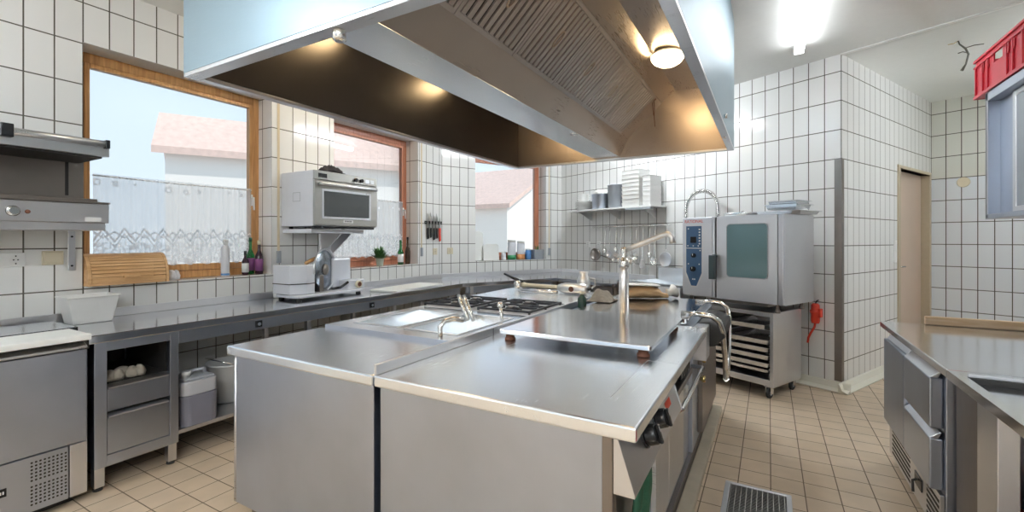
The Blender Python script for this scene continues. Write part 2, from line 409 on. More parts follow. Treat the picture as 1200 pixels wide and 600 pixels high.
Mtx = lambda o, x, y: Matrix(((x.x, y.x, 0, o.x), (x.y, y.y, 0, o.y), (0, 0, 1, o.z), (0, 0, 0, 1)))
# ceiling seam strip that carries on the line of the back wall
mb = MB(Mtx(V((CD.x, CD.y, 0)), dCr, dB)); mb.box(.0, 2.9, -.02, .02, CEIL-.012, CEIL-.0005); structure(mb, 'trim_1', 'white_p', .003)
# coved skirting tiles along the back and return walls
def cove(name, p0, x, y, a, b):
    mb = MB(Mtx(p0, x, y)); mb.prism([(0, .002), (-.075, .002), (-.075, .012), (-.03, .03), (-.012, .075), (0, .085)], a, b, 'x'); structure(mb, name, 'grout_strip', .002)
cove('baseboard_back', CD, dCr, dB, -3.3, .075)
cove('baseboard_return', CD, -dB, -dCr, -1.40, .075)
# stainless corner guard
mb = MB(Mtx(CD, dCr, dB)); mb.box(-.055, .003, -.004, -.001, .09, 2.12); mb.box(.001, .004, -.004, .05, .09, 2.12); structure(mb, 'trim_2', 'steel_dark', .001)
# door in the return wall
mr = Mtx(CD, dB, -dCr)     # local x along the return wall, y away into the wall
mb = MB(mr)
for a, b in ((1.445, 1.515), (2.53, 2.60)): mb.box(a, b, -.012, .10, .001, 2.165)
mb.box(1.445, 2.60, -.012, .10, 2.165, 2.20)
d1 = structure(mb, 'door_1', 'door_f', .004); WORLD[d1.name] = Matrix.Identity(4)
mb = MB(mr); mb.box(1.517, 2.528, .07, .115, .005, 2.1645); mb.box(1.517, 1.57, .045, .07, .005, 2.16); mb.box(1.62, 1.66, .05, .07, .005, 2.16); lf = mb.build('door_leaf', 'door_l', d1, .003)
mb = MB(mr); mb.box(1.585, 1.605, .03, .07, .98, 1.12); mb.tube([(1.595, .03, 1.08), (1.595, .0, 1.08), (1.70, .0, 1.08)], .008); mb.build('door_handle', 'chrome', d1)

# ------------------------------------------------------------------ windows
def window(n, o, x, y, u0, u1, z0, z1, wm, handle=True):
    """frame set into the wall; local x along the wall, local y outward from the inner wall face"""
    X = Mtx(V((o.x, o.y, 0)), x, y); g0, g1 = .19, .25; w = .06
    mb = MB(X)
    mb.box(u0+.001, u0+w, g0, g1, z0+.001, z1-.001); mb.box(u1-w, u1-.001, g0, g1, z0+.001, z1-.001)
    mb.box(u0+w, u1-w, g0, g1, z1-w-.01, z1-.001); mb.box(u0+w, u1-w, g0, g1, z0+.001, z0+w)
    fr = structure(mb, 'window_%d' % n, wm, .004)
    mb = MB(X); a, b, c, e, s = u0+w+.002, u1-w-.002, z0+w+.002, z1-w-.012, .03
    mb.box(a, a+s, g0-.012, g1-.02, c, e); mb.box(b-s, b, g0-.012, g1-.02, c, e); mb.box(a+s, b-s, g0-.012, g1-.02, e-s, e); mb.box(a+s, b-s, g0-.012, g1-.02, c, c+s+.02)
    sh = mb.build('sash', wm, fr, .004)
    mb = MB(X); mb.box(a+s, b-s, g0+.015, g0+.021, c+s+.02, e-s); mb.build('pane', 'glass', fr)
    if handle:
        zc = z0+.66
        mb = MB(X); mb.box(b-.026, b-.006, g0-.02, g0-.012, zc-.05, zc+.05); mb.tube([(b-.016, g0-.02, zc+.02), (b-.016, g0-.05, zc+.02), (b-.016, g0-.055, zc-.09)], .008); mb.build('window_handle', 'white_p', fr)
    return fr
A0 = V((-3.866, 0, 0)); dA = V((0, 1, 0)); nA = V((-1, 0, 0))
window(1, A0, dA, nA, 1.2, 2.483, 1.075, 2.66, 'wood_o')
window(2, A0, dA, nA, 3.151, 4.425, 1.075, 2.64, 'wood_r')
window(3, K, dB, -dCr, .53, 1.81, 1.075, 2.62, 'wood_r', False)
window(4, A0, dA, nA, -1.9, -.2, 1.075, 2.66, 'wood_o')
window(5, V((-4.1, YB, 0)), V((1, 0, 0)), V((0, -1, 0)), 1.2, 3.6, 1.0, 2.6, 'wood_o')

# lace half-curtains
def curtain(name, o, y0, y1, z0, z1, label, seed):
    r = thing(name, label, 'curtain', (o-.165, (y0+y1)/2, z0))
    mb = MB(); mb.tube([(o-.165, y0, z1-.012), (o-.165, (y0+y1)/2, z1-.018), (o-.165, y1, z1-.012)], .004, 8); mb.build('curtain_rod', 'white_p', r)
    bm = bmesh.new(); uvl = bm.loops.layers.uv.new('UVMap'); nu, nv = 260, 14; random.seed(seed); ph = [random.uniform(0, 6) for _ in range(4)]
    g = []
    for i in range(nu+1):
        u = i/nu; col = []
        for j in range(nv+1):
            v = j/nv
            x = o-.165+.009*math.sin(u*58+ph[0]+.5*math.sin(u*11+ph[1]))*(1-.4*v)+.004*math.sin(u*147+ph[2])
            z = z0+(z1-z0)*v-(0 if j else .010*(1+math.cos(u*(y1-y0)*52)))
            col.append(bm.verts.new((x, y0+(y1-y0)*u, z)))
        g.append(col)
    for i in range(nu):
        for j in range(nv):
            f = bm.faces.new((g[i][j], g[i+1][j], g[i+1][j+1], g[i][j+1])); f.smooth = True
            for l, (a, b) in zip(f.loops, ((i, j), (i+1, j), (i+1, j+1), (i, j+1))): l[uvl].uv = (a/nu*(y1-y0), b/nv*(z1-z0))
    m2 = MB(); m2.bm.free(); m2.bm = bm; m2.build('lace_panel', 'lace', r)
curtain('lace_curtain', -3.866, 1.30, 2.40, 1.20, 1.835, 'white lace half-curtain across the nearest, honey-framed window', 3)
curtain('lace_curtain', -3.866, 3.25, 4.33, 1.19, 1.86, 'white lace half-curtain in the window behind the microwave oven', 5)

# roller shutter straps with their winder boxes
def strap(X, u, z0, z1, label):
    r = thing('shutter_strap', label, 'strap', tuple(X @ V((u, 0, z0))), 0, 'roller shutter straps')
    mb = MB(X); mb.box(u-.011, u+.011, -.006, -.003, z0+.05, z1); mb.build('webbing', 'strap', r)
    mb = MB(X); mb.box(u-.019, u+.019, -.018, -.001, z0-.05, z0+.06); mb.build('winder_box', 'grey_p', r, .003)
XA = Mtx(A0, dA, nA); XBq = Mtx(K, dB, -dCr)
strap(XA, 2.545, 1.22, 2.66, 'beige shutter strap beside the nearest window, left of the microwave oven')
strap(XA, 4.49, 1.22, 2.64, 'beige shutter strap just left of the knife rack')
strap(XBq, 1.87, 1.19, 2.62, 'beige shutter strap in the far corner beside the third window')

# ------------------------------------------------------------------ sockets, switches
def plate(X, u, z, w, h, label, kind, mat='white_p'):
    r = thing({'socket': 'wall_socket', 'switch': 'light_switch', 'blank': 'junction_cover'}[kind], label, {'socket': 'socket', 'switch': 'switch', 'blank': 'cover'}[kind], tuple(X @ V((u, 0, z-h/2))))
    mb = MB(X); mb.box(u-w/2, u+w/2, -.012, -.001, z-h/2, z+h/2); mb.build('cover_plate', mat, r, .003)
    if kind == 'socket':
        n = max(1, round(w/.085))
        for k in range(n):
            c = u-w/2+w*(k+.5)/n
            mb = MB(X); mb.lathe([(.028, -.0135), (.028, -.012)], (c, 0, z), 20, 'y'); mb.mi = 1
            mb.lathe([(.004, -.0145), (.004, -.0133)], (c-.009, 0, z), 8, 'y'); mb.lathe([(.004, -.0145), (.004, -.0133)], (c+.009, 0, z), 8, 'y'); mb.box(c-.003, c+.003, -.0145, -.0133, z+.018, z+.026); mb.box(c-.003, c+.003, -.0145, -.0133, z-.026, z-.018)
            mb.build('socket_face', [mat, 'mark'], r)
    elif kind == 'switch':
        for k in range(max(1, round(h/.08))):
            zz = z+h/2-.04-k*.08; mb = MB(X); mb.box(u-w/2+.012, u+w/2-.012, -.016, -.0125, zz-.026, zz+.026); mb.build('rocker', mat, r, .002)
    else:
        mb = MB(X); mb.box(u-w/2+.01, u+w/2-.01, -.018, -.0125, z-h/2+.012, z+h/2-.012); mb.build('inset_panel', mat, r, .003)
plate(XA, .855, 1.262, .16, .082, 'white double power socket under the heated grill', 'socket')
plate(XA, 1.055, 1.268, .098, .086, 'beige blank wall box under the grill, beside its bracket', 'blank', 'beige_p')
plate(XA, 4.756, 1.225, .085, .085, 'cream wall socket below the knives', 'socket', 'beige_p')
plate(XBq, .13, 1.228, .085, .085, 'cream wall socket right of the one below the knives', 'socket', 'beige_p')
XC = Mtx(CD, dCr, dB)          # back wall: x to the right (negative = left of the outside corner), y into the wall
plate(XC, -3.28, 1.31, .08, .08, 'white wall socket in the corner left of the hanging ladles', 'socket')
plate(XC, -3.06, 1.31, .08, .08, 'white wall socket on the back wall nearest the hanging ladles', 'socket')
plate(mr, 1.36, 1.255, .075, .24, 'white tall switch plate beside the door', 'switch')
XE = Mtx(DE, dCr, dB)
mb = MB(XE); mb.lathe([(.055, -.006), (.06, -.004), (.06, -.001)], (.29, 0, 2.06), 24, 'y'); one(mb, 'cover_disc', 'beige_p', 'round cream cover disc on the blue tiles right of the door', 'cover')

# ------------------------------------------------------------------ counters along the windows
ZT = .862  # counters, island and window wall scaled about the camera, then baked into numbers
F1 = V((-3.165, 4.42, 0)); F2 = V((-2.525, 5.704, 0)); F3 = F2+dCr*1.02; BCr = BC+dCr*1.76
eps = .003
def inn(p, n, k): return p-V(n)*k
wt = thing('worktop', 'long stainless worktop running under the windows and round the corner', 'worktop', (-3.5, 3., 0))
backA = -3.866+eps
poly = [(-3.17, .25), (F1.x, F1.y), (F2.x, F2.y), (F3.x, F3.y)]
P4 = F3+dB*((4.8-.004)-F3.dot(dB)); BC2 = BC-dB*.004+dCr*.004; K2 = K+dCr*.004+V((.002, 0, 0))
poly += [(P4.x, P4.y), (BC2.x, BC2.y), (K2.x, K2.y), (backA, .25)]
mb = MB(); mb.prism(poly, ZT-.045, ZT); mb.build('top_sheet', 'steel_gloss', wt, .004)
mb = MB(); t = .012
mb.prism([(backA, .25), (backA+t, .25), (K2.x+t*.9, K2.y-.003), (BC2.x+.013, BC2.y-.016), (P4.x-dB.x*t, P4.y-dB.y*t), (P4.x, P4.y), (BC2.x, BC2.y), (K2.x, K2.y)], ZT+.0005, ZT+.058); mb.build('upstand', 'steel', wt, .003)
# drawer cabinet beside the fridge
dc = thing('drawer_cabinet', 'steel two-drawer cabinet with an open slot, under the worktop next to the fridge', 'cabinet', (-3.45, 1.24, 0))
y0, y1, xf, xb = 1.035, 1.440, -3.185, -3.82; zc = ZT-.047
mb = MB()
for a, b in ((y0, y0+.055), (y1-.045, y1)):
    mb.box(xf-.05, xf, a, b, .127, zc); mb.box(xb, xb+.04, a, b, .127, zc)
    mb.box(xb+.04, xf-.05, a+.02, b-.02, .13, zc)
mb.box(xf-.03, xf, y0+.055, y1-.045, .765, zc); mb.box(xf-.03, xf, y0+.055, y1-.045, .127, .187); mb.box(xb+.04, xf-.03, y0+.04, y1-.04, .128, .14); mb.box(xb, xb+.006, y0, y1, .14, zc)
mb.box(xb+.006, xf-.03, y0+.05, y1-.04, .565, .572)
mb.build('carcass', 'steel_front', dc, .002)
for (za, zb), nm in (((.425, .555), 'upper'), ((.187, .395), 'lower')):
    mb = MB(); mb.box(xf-.035, xf-.004, y0+.058, y1-.048, za+.004, zb-.004)
    d = mb.build('drawer', 'steel_front', dc, .002)
    mb = MB(); mb.prism([(xf-.004, zb-.001), (xf+.012, zb+.002), (xf+.012, zb+.006), (xf-.03, zb+.022), (xf-.03, zb-.001)], y0+.058, y1-.055, 'y'); mb.build('drawer_lip', 'steel', d, .001)
for yy in (y0+.004, y1-.05):
    for xx in (xf-.062, xb):
        mb = MB(); mb.box(xx, xx+.05, yy, yy+.045, .02, .127); lg = mb.build('leg', 'steel', dc, .002)
        mb = MB(); mb.lathe([(.022, .0), (.022, .012), (.012, .014), (.012, .02)], (xx+.025, yy+.022, 0), 14); mb.build('foot', 'rubber', lg)
mb = MB(); mb.box(xb+.008, xb+.012, y0+.056, y1-.046, .573, zc-.002); mb.box(xb+.012, xf-.052, y0+.050, y0+.054, .573, zc-.002); mb.box(xb+.012, xf-.052, y1-.044, y1-.040, .573, zc-.002); mb.box(xb+.012, xf-.035, y0+.056, y1-.046, zc-.006, zc-.002); mb.box(xb+.012, xf-.036, y0+.056, y1-.046, .5725, .5745); mb.build('slot_shade', 'dark_void', dc)  # dark sheets added to paint the shade inside the open slot
mb = MB()
random.seed(4)
for k in range(5):
    c = (-3.26-.05*random.random(), 1.13+.035*k, .576)
    mb.lathe([(.01, .0), (.03, .001), (.034+.006*random.random(), .02), (.026, .04+.02*random.random()), (.01, .062)], c, 9)
one(mb, 'crumpled_rag', 'grey_c', 'crumpled brown rag lying in the open slot above the drawers', 'cloth')
# open shelf under the rest of the counter
us = thing('under_counter_frame', 'steel leg frame with a low shelf under the long worktop', 'shelf', (-3.5, 3., 0))
mb = MB(); mb.box(-3.80, -3.21, 1.452, 4.35, .165, .190); mb.build('low_shelf', 'steel', us, .003)
mb = MB(); mb.box(-3.215, -3.195, 1.445, 4.40, .735, ZT-.047); mb.build('apron', 'steel_front', us, .002)
for yy in (2.35, 3.30, 4.36):
    for xx in (-3.235, -3.80):
        mb = MB(); mb.box(xx, xx+.04, yy, yy+.04, .0, .734); mb.build('leg', 'steel', us, .002)
u2 = thing('under_counter_frame', 'short steel leg frame under the corner end of the worktop', 'shelf', (-2.9, 5.2, 0))
XF = Mtx(F1, dB, -dCr); LB = (F2-F1).length
mb = MB(XF); mb.box(.06, LB-.02, .03, .05, .735, ZT-.047); mb.build('apron', 'steel_front', u2, .002)
mb = MB(XF); mb.box(.1, LB-.05, .05, .6, .165, .19); mb.build('low_shelf', 'steel', u2, .002)
for uu in (.10, LB-.075):
    for vv in (.0505, .56):
        mb = MB(XF); mb.box(uu, uu+.045, vv, vv+.045, 0, .734) if vv > .1 else mb.box(uu, uu+.045, .003, .029, 0, ZT-.047); mb.build('leg', 'steel', u2, .002)
mb = MB(Mtx(F2, dCr, dB)); mb.box(.03, 1.0, .03, .05, .72, ZT-.047); mb.build('corner_apron', 'steel_dark', u2, .002)
for yy in (1.95, 3.02):
    mb = MB(); mb.box(-3.1945, -3.18, yy-.022, yy+.022, .755, .80); mb.mi = 1
    mb.lathe([(.012, 0), (.012, .002)], (-3.1795, yy, .777), 14, 'x')
    one(mb, 'switch_box', ['black_p', 'grey_p'], 'small black socket box on the counter apron, '+('nearer the drawers' if yy < 2.5 else 'behind the two-basin fryer'), 'socket')
# under-counter fridge
fr = thing('undercounter_fridge', 'stainless refrigerated counter with a white board on top, left edge', 'fridge', (-3.45, .65, 0))
fx, fa, fb = -3.135, .30, .995
mb = MB(); mb.box(-3.78, fx-.05, fa, fb+.012, .035, .80); mb.build('body', 'steel_front', fr, .004)
mb = MB(); mb.box(fx-.048, fx, fa, fb-.004, .325, .805); dr = mb.build('door', 'steel_front', fr, .006)
mb = MB(); mb.prism([(fx, .81), (fx+.02, .815), (fx+.02, .825), (fx-.030, .842), (fx-.030, .806)], fa, fb-.01, 'y'); mb.build('handle_lip', 'steel_bright', dr, .002)
mb = MB(); mb.box(fx-.048, fx-.012, fa, fb-.075, .045, .315); vp = mb.build('vent_panel', 'steel_front', fr, .003)
for blk in (0, 1):
    mb = MB()
    for r_ in range(6):
        for c_ in range(9):
            yy = .785+c_*.0155; zz = .080+blk*.118+r_*.0175
            mb.lathe([(.0048, 0), (.0048, .0012)], (fx-.0125, yy, zz), 8, 'x')
    mb.build('perforations', 'dark_void', vp)
mb = MB(); mb.box(fx-.0115, fx-.008, .60, .70, .165, .205); dsp = mb.build('display', 'black_p', vp, .001)
mb = MB(); 
for k in range(3): mb.box(fx-.0078, fx-.0072, .668+.009*k, .673+.009*k, .178, .192)
mb.build('display_digits', 'label_w', dsp)
mb = MB(); mb.box(fx-.048, fx-.014, fb-.07, fb, .045, .315); mb.build('side_grille', 'steel', fr, .003)
mb = MB(); mb.box(-3.74, fx-.08, fa+.04, fb-.04, .0, .035); mb.build('plinth', 'rubber', fr)
# the white top stands proud of the long worktop's front
mb = MB(); mb.box(fx-.032, fx+.015, fa, fb+.010, .852, .884); mb.build('front_board', 'white_board', fr, .006)
mb = MB(); mb.box(fx-.034, fx-.03, fa, fb+.012, .80, .852); mb.build('gasket', 'rubber', fr)
mb = MB(); mb.rbox(-3.80, -3.42, .30, 1.045, .001, .022, .02); mb.mi = 1; mb.rbox(-3.79, -3.43, .31, 1.035, .022, .025, .02)
one(mb, 'hot_plate', ['black_p', 'steel_top'], 'thin steel-topped plate with black edge lying on the worktop at the left edge', 'plate', origin=None).location = (0, 0, ZT)
mb = MB(); mb.box(-3.42, fx-.036, fa, fb+.010, ZT+.002, .882); one(mb, 'cutting_board', 'white_board', 'long white cutting board on top of the fridge at the left edge', 'cutting board', bevel=.005)

# ------------------------------------------------------------------ things on the window counter
r = thing('plastic_tub', 'white tapered plastic tub on the worktop below the bread box', 'tub', (-3.72, 1.17, ZT))
mb = MB(); mb.tub(-3.80, -3.66, 1.09, 1.28, ZT+.001, ZT+.165, .004, .02, .03); mb.build('tub_body', 'white_p', r, .004)
mb = MB(); a = ZT+.160
for q in ((-3.826, -3.818, 1.054, 1.316), (-3.642, -3.634, 1.054, 1.316)): mb.box(*q, a, a+.012)
for q in ((-3.818, -3.642, 1.054, 1.062), (-3.818, -3.642, 1.308, 1.316)): mb.box(*q, a, a+.012)
mb.build('rim', 'white_p', r, .003)
ZS = 1.077      # window sill
# roll-top bread box
bb = thing('bread_box', 'wooden roll-top bread box on the sill of the nearest window', 'bread box', (-3.75, 1.43, ZS))
prof = [(-3.995, 0), (-3.80, 0), (-3.80, .03)]
arc = [(-3.915+.115*math.cos(t*PI/2/8)+.0, .03+.18*math.sin(t*PI/2/8)) for t in range(9)]
prof = [(-3.995, 0), (-3.80, 0)]+arc+[(-3.995, .21)]
for yy in (1.205, 1.64):
    mb = MB(); mb.prism([(p[0], ZS+.001+p[1]) for p in prof], yy, yy+.018, 'y'); mb.build('end_panel', 'wood_b', bb, .002)
mb = MB(); mb.box(-3.984, -3.81, 1.224, 1.639, ZS+.001, ZS+.016); mb.box(-3.995, -3.995, 1.224, 1.639, ZS+.016, ZS+.2); mb.box(-3.984, -3.915, 1.224, 1.639, ZS+.196, ZS+.209); mb.build('case', 'wood_b', bb)
mb = MB(); nsl = 11
for k in range(nsl):
    t0, t1 = k/nsl*PI/2, (k+.86)/nsl*PI/2
    pts = [(-3.915+(.115-.006)*math.cos(t), ZS+.03+(.18-.006)*math.sin(t)) for t in (t0, t1)]+[(-3.915+.113*math.cos(t), ZS+.03+.178*math.sin(t)) for t in (t1, t0)]
    mb.prism(pts, 1.224, 1.639, 'y')
mb.box(-3.812, -3.803, 1.224, 1.639, ZS+.017, ZS+.03)
ro = mb.build('roll_shutter', 'wood_b', bb, .001)
mb = MB(); mb.box(-3.803, -3.778, 1.385, 1.475, ZS+.045, ZS+.062); mb.build('handle', 'wood_b', ro, .003)
# small things on the sills
def bottle(name, label, x, y, h, r_, mat, cap=None, lab=None, neck=.35, z=ZS, cat='bottle'):
    t = thing(name, label, cat, (x, y, z))
    mb = MB(); n0 = h*(1-neck)
    mb.lathe([(r_*.85, .001), (r_, .008), (r_, n0*.9), (r_*.8, n0), (r_*.38, n0+.12*h), (r_*.34, h-.012), (r_*.36, h-.01), (r_*.36, h)], (x, y, z), 20); b = mb.build('glass_body', mat, t)
    if lab:
        mb = MB(); mb.lathe([(r_+.0008, n0*.18), (r_+.0008, n0*.78)], (x, y, z), 20, cap=False); mb.build('paper_label', lab, t, solid=.0006)
    if cap:
        mb = MB(); mb.lathe([(r_*.42, h-.03), (r_*.42, h+.004), (r_*.36, h+.008)], (x, y, z), 16); mb.build('cap', cap, t)
sp = thing('spray_can', 'white and blue spray can standing alone on the nearest sill', 'can', (-3.95, 2.13, ZS))
mb = MB(); mb.lathe([(.030, .001), (.032, .006), (.032, .23), (.024, .25), (.018, .262)], (-3.95, 2.13, ZS), 24); mb.build('can_body', 'white_enamel', sp)
mb = MB(); mb.lathe([(.0326, .008), (.0326, .024)], (-3.95, 2.13, ZS), 24, cap=False); mb.build('base_band', 'blue_p', sp, solid=.0006)
mb = MB(); mb.lathe([(.017, .262), (.02, .27), (.018, .29), (.012, .305)], (-3.95, 2.13, ZS), 16); mb.box(-3.955, -3.92, 2.12, 2.14, ZS+.285, ZS+.30); mb.build('nozzle', 'white_p', sp, .002)
bottle('vinegar_bottle', 'short dark bottle with pale label, first after the white spray can', -3.93, 2.285, .20, .026, 'g_dark', 'black_p', 'label_w')
bottle('wine_bottle', 'green-topped dark bottle at the back right of the nearest sill', -3.972, 2.355, .315, .032, 'g_green', 'green_c', 'label_m', .42)
bottle('juice_bottle', 'dark bottle with magenta label, rightmost on the nearest sill', -3.905, 2.392, .29, .032, 'g_dark', 'beige_p', 'label_m', .4)
mb = MB(); random.seed(9)
for k in range(6): mb.lathe([(.004, .0), (.026, .004), (.03, .025+.01*random.random()), (.018, .05+.02*random.random()), (.004, .075)], (-3.91-.02*random.random(), 1.72+.018*random.random()*k/2, ZS+.001), 8)
one(mb, 'crumpled_bag', 'white_enamel', 'crumpled clear plastic bag beside the bread box', 'bag')
pl = thing('potted_plant', 'small green potted plant on the sill of the middle window', 'plant', (-3.885, 3.80, ZS))
mb = MB(); mb.lathe([(.035, .001), (.036, .01), (.046, .085), (.048, .09), (.043, .09), (.04, .075)], (-3.885, 3.80, ZS), 20); mb.build('pot', 'pot', pl)
mb = MB(); random.seed(2)
for k in range(170):
    a, e, l = random.uniform(0, 2*PI), random.uniform(.1, 1.3), random.uniform(.07, .17)
    p = V((-3.885, 3.80, ZS+.085)); d = V((math.cos(a)*math.cos(e), math.sin(a)*math.cos(e), math.sin(e))); q = p+d*l*.55; w = d.cross(V((0, 0, 1))).normalized()*.015; ti = p+d*l
    if ti.x < -3.985: continue
    mb.f([mb.v(q-d*.02), mb.v(q+w), mb.v(ti), mb.v(q-w)]); mb.tube([p, q], .0012, 4)
mb.build('foliage', 'leaf', pl)
bottle('oil_bottle', 'bright green bottle with pale label on the middle window sill', -3.945, 4.20, .30, .036, 'g_green', None, 'label_w', .45)
bottle('wine_bottle', 'brown bottle standing right of the bright green one', -3.945, 4.325, .33, .033, 'g_brown', 'black_p', None, .45)
# sill of the third window: local frame XBq (x along wall, y outward)
def sill3(u, v): return XBq @ V((u, v, 0))
def board(u0, u1, v, z1, lean, label, notch=False):
    X = XBq @ Matrix.Translation((0, v, ZS+.001)) @ Matrix.Rotation(-lean, 4, 'X')
    w = u1-u0; h = z1
    pts = [(u0, 0), (u1, 0), (u1, h*.9), (u1-w*.15, h), (u0+w*.15, h), (u0, h*.9)]
    mb = MB(X); mb.prism(pts, 0, .014, 'y'); one(mb, 'cutting_board', 'white_board', label, 'cutting board', bevel=.004)
board(.56, .735, .10, .43, .10, 'tall white cutting board leaning in the far window')
board(.70, .97, .055, .24, .10, 'low grey-white cutting board in front of the tall one in the far window')
def jar(u, h, r_, fill, label, lid='white_p', fh=.35):
    p = sill3(u, .075); t = thing('storage_jar', label, 'jar', (p.x, p.y, ZS), 0, 'jars on the far sill')
    mb = MB(); mb.lathe([(r_*.95, .001), (r_, .006), (r_, h*.86), (r_*.9, h*.9)], (p.x, p.y, ZS), 20); mb.build('jar_body', 'white_enamel' if h > .2 else fill, t)
    mb = MB(); mb.lathe([(r_+.001, .004), (r_+.001, h*fh)], (p.x, p.y, ZS), 20, cap=False); mb.build('contents_band', fill, t, solid=.0008)
    mb = MB(); mb.lathe([(r_*.96, h*.9), (r_*.96, h), (r_*.9, h+.004)], (p.x, p.y, ZS), 20); mb.build('lid', lid, t)
jar(1.06, .12, .035, 'white_enamel', 'small white jar, first right of the boards in the far window')
jar(1.205, .30, .065, 'liquid_g', 'tall pale jar with green contents in the far window', 'white_p', .24)
jar(1.375, .28, .06, 'liquid_o', 'tall pale jar with orange contents in the far window', 'white_p', .3)
jar(1.515, .16, .045, 'blue_p', 'blue jar in the far window between the orange one and the grey tub', 'white_p', .8)
p = sill3(1.69, .08); t = thing('plastic_tub', 'grey square tub holding green stems, at the right end of the far window', 'tub', (p.x, p.y, ZS))
mb = MB(XBq); mb.tub(1.61, 1.77, .02, .14, ZS+.001, ZS+.15, .003, .008, .008); mb.build('tub_body', 'grey_p', t, .003)
mb = MB(); random.seed(3)
for k in range(14): q = V((p.x, p.y, ZS+.1))+V((random.uniform(-.04, .04), random.uniform(-.04, .04), random.uniform(.06, .12))); mb.tube([(p.x, p.y, ZS+.02), q], .003, 5)
mb.build('stems', 'leaf', t)
# chopping boards lying on the counter
mb = MB(Matrix.Translation((-3.36, 3.70, ZT+.001)) @ Matrix.Rotation(.10, 4, 'Z')); mb.rbox(-.17, .17, -.42, .42, 0, .02, .02)
one(mb, 'cutting_board', 'white_board', 'large white cutting board lying flat on the worktop past the slicer', 'cutting board', bevel=.003)

# ------------------------------------------------------------------ heated grill on the left wall
g = thing('salamander_grill', 'two-tier stainless wall grill with a raised hood at the top left', 'grill', (-3.66, .7, 1.43))
gx, gb, ga, ge = -3.47, -3.868, .25, 1.20
mb = MB(); mb.box(gb+.003, gb+.02, ga, ge-.002, 1.60, 1.90); mb.build('back_panel', 'steel_dark', g, .002)
mb = MB(); mb.box(gb+.0205, gb+.023, 1.108, 1.124, 1.66, 1.885); mb.build('guide_slot', 'dark_void', g)
mb = MB(); mb.prism([(gb+.004, 1.905), (gx, 1.878), (gx, 1.93), (gx-.01, 1.975), (gb+.004, 1.975)], ga, ge, 'y'); hd = mb.build('upper_hood', 'steel', g, .003)
mb = MB(); mb.tube([(gx+.012, ga, 1.951), (gx+.012, ge-.03, 1.951)], .020, 16); mb.build('handle_tube', 'steel_bright', hd)
mb = MB(); mb.box(gx-.005, gx+.035, ge-.03, ge-.008, 1.925, 1.975); mb.build('end_cap', 'black_p', hd, .003)
mb = MB(); mb.box(gx-.005, gx+.045, .74, .79, 1.915, 1.985); mb.build('end_cap', 'black_p', hd, .004)
mb = MB(); mb.box(gb+.03, gx-.02, ga+.02, ge-.03, 1.868, 1.8775); mb.build('heating_face', 'dark_void', hd)
mb = MB(); mb.box(gb+.004, gx, ga, ge-.002, 1.48, 1.592); lb = mb.build('lower_body', 'steel', g, .003)
mb = MB(); mb.box(gb+.004, gx-.012, ga, ge-.015, 1.436, 1.479); mb.build('base_tray', 'steel', g, .003)
mb = MB(); mb.box(gb+.02, gx+.006, ga, ge+.002, 1.594, 1.604); mb.box(gb+.03, gx-.02, ga, ge-.05, 1.604, 1.622); mb.build('grid_tray', 'steel_dark', g, .002)
mb = MB(); mb.lathe([(.026, .002), (.026, .004), (.022, .006), (.022, .024), (.019, .027)], (gx, .795, 1.533), 24, 'x'); kn = mb.build('knob', 'chrome', lb)
mb = MB(); mb.lathe([(.028, .0005), (.028, .0025)], (gx, .795, 1.533), 24, 'x'); mb.build('knob_ring', 'black_p', lb)
mb = MB(); mb.lathe([(.011, .0005), (.011, .004), (.006, .008)], (gx, .85, 1.532), 16, 'x'); mb.build('indicator_lamp', 'cord_b', lb)
mb = MB(); mb.box(gx+.0005, gx+.0015, 1.085, 1.16, 1.488, 1.513); mb.build('rating_plate', 'label_w', lb)
mb = MB(); mb.box(gx+.0005, gx+.0012, 1.07, 1.17, 1.522, 1.530); mb.build('printed_strip', 'steel_bright', lb)
mb = MB(); mb.box(gb+.003, gb+.012, 1.125, 1.160, 1.185, 1.436); br = mb.build('wall_bracket', 'steel', g, .002)
mb = MB()
for zz in (1.215, 1.40): mb.lathe([(.006, .0), (.006, .004)], (gb+.012, 1.143, zz), 10, 'x')
mb.build('screw', 'dark_void', br)

# ------------------------------------------------------------------ wall oven on its bracket
mo = thing('wall_microwave', 'stainless microwave oven on a wall bracket between the first two windows', 'microwave', (-3.63, 2.94, 1.48))
mx0, mx1, my0, my1, mz0, mz1 = -3.862, -3.43, 2.575, 3.29, 1.500, 1.985
mb = MB(); mb.box(mx0, mx1, my0, my1, mz0, mz1); mb.build('casing', 'white_enamel', mo, .004)
mb = MB(); mb.box(mx1+.0005, mx1+.028, my0, my1, mz0+.006, 1.900); md = mb.build('door', 'steel_warm', mo, .004)
mb = MB(); mb.box(mx1+.0005, mx1+.024, my0, my1, 1.906, mz1); mp_ = mb.build('control_fascia', 'steel_warm', mo, .003)
mb = MB(); mb.box(mx1+.0285, mx1+.031, 2.665, 3.185, 1.585, 1.81); wd = mb.build('door_window', 'micro_glass', md, .004)
mb = MB()
for q in ((2.645, 2.665, 1.565, 1.83), (3.185, 3.205, 1.565, 1.83)): mb.box(mx1+.0285, mx1+.033, q[0], q[1], q[2], q[3])
for q in ((1.565, 1.585), (1.81, 1.83)): mb.box(mx1+.0285, mx1+.033, 2.665, 3.185, q[0], q[1])
mb.build('window_trim', 'steel_bright', md, .002)
mb = MB(); mb.tube([(mx1+.028, 2.62, 1.868), (mx1+.06, 2.62, 1.868), (mx1+.066, 2.66, 1.868), (mx1+.066, 3.21, 1.868), (mx1+.06, 3.25, 1.868), (mx1+.028, 3.25, 1.868)], .014, 12); mb.build('door_handle', 'steel_bright', md)
mb = MB(); mb.box(mx1+.0245, mx1+.027, 2.612, 2.702, 1.925, 1.962); mb.build('display', 'black_p', mp_, .002)
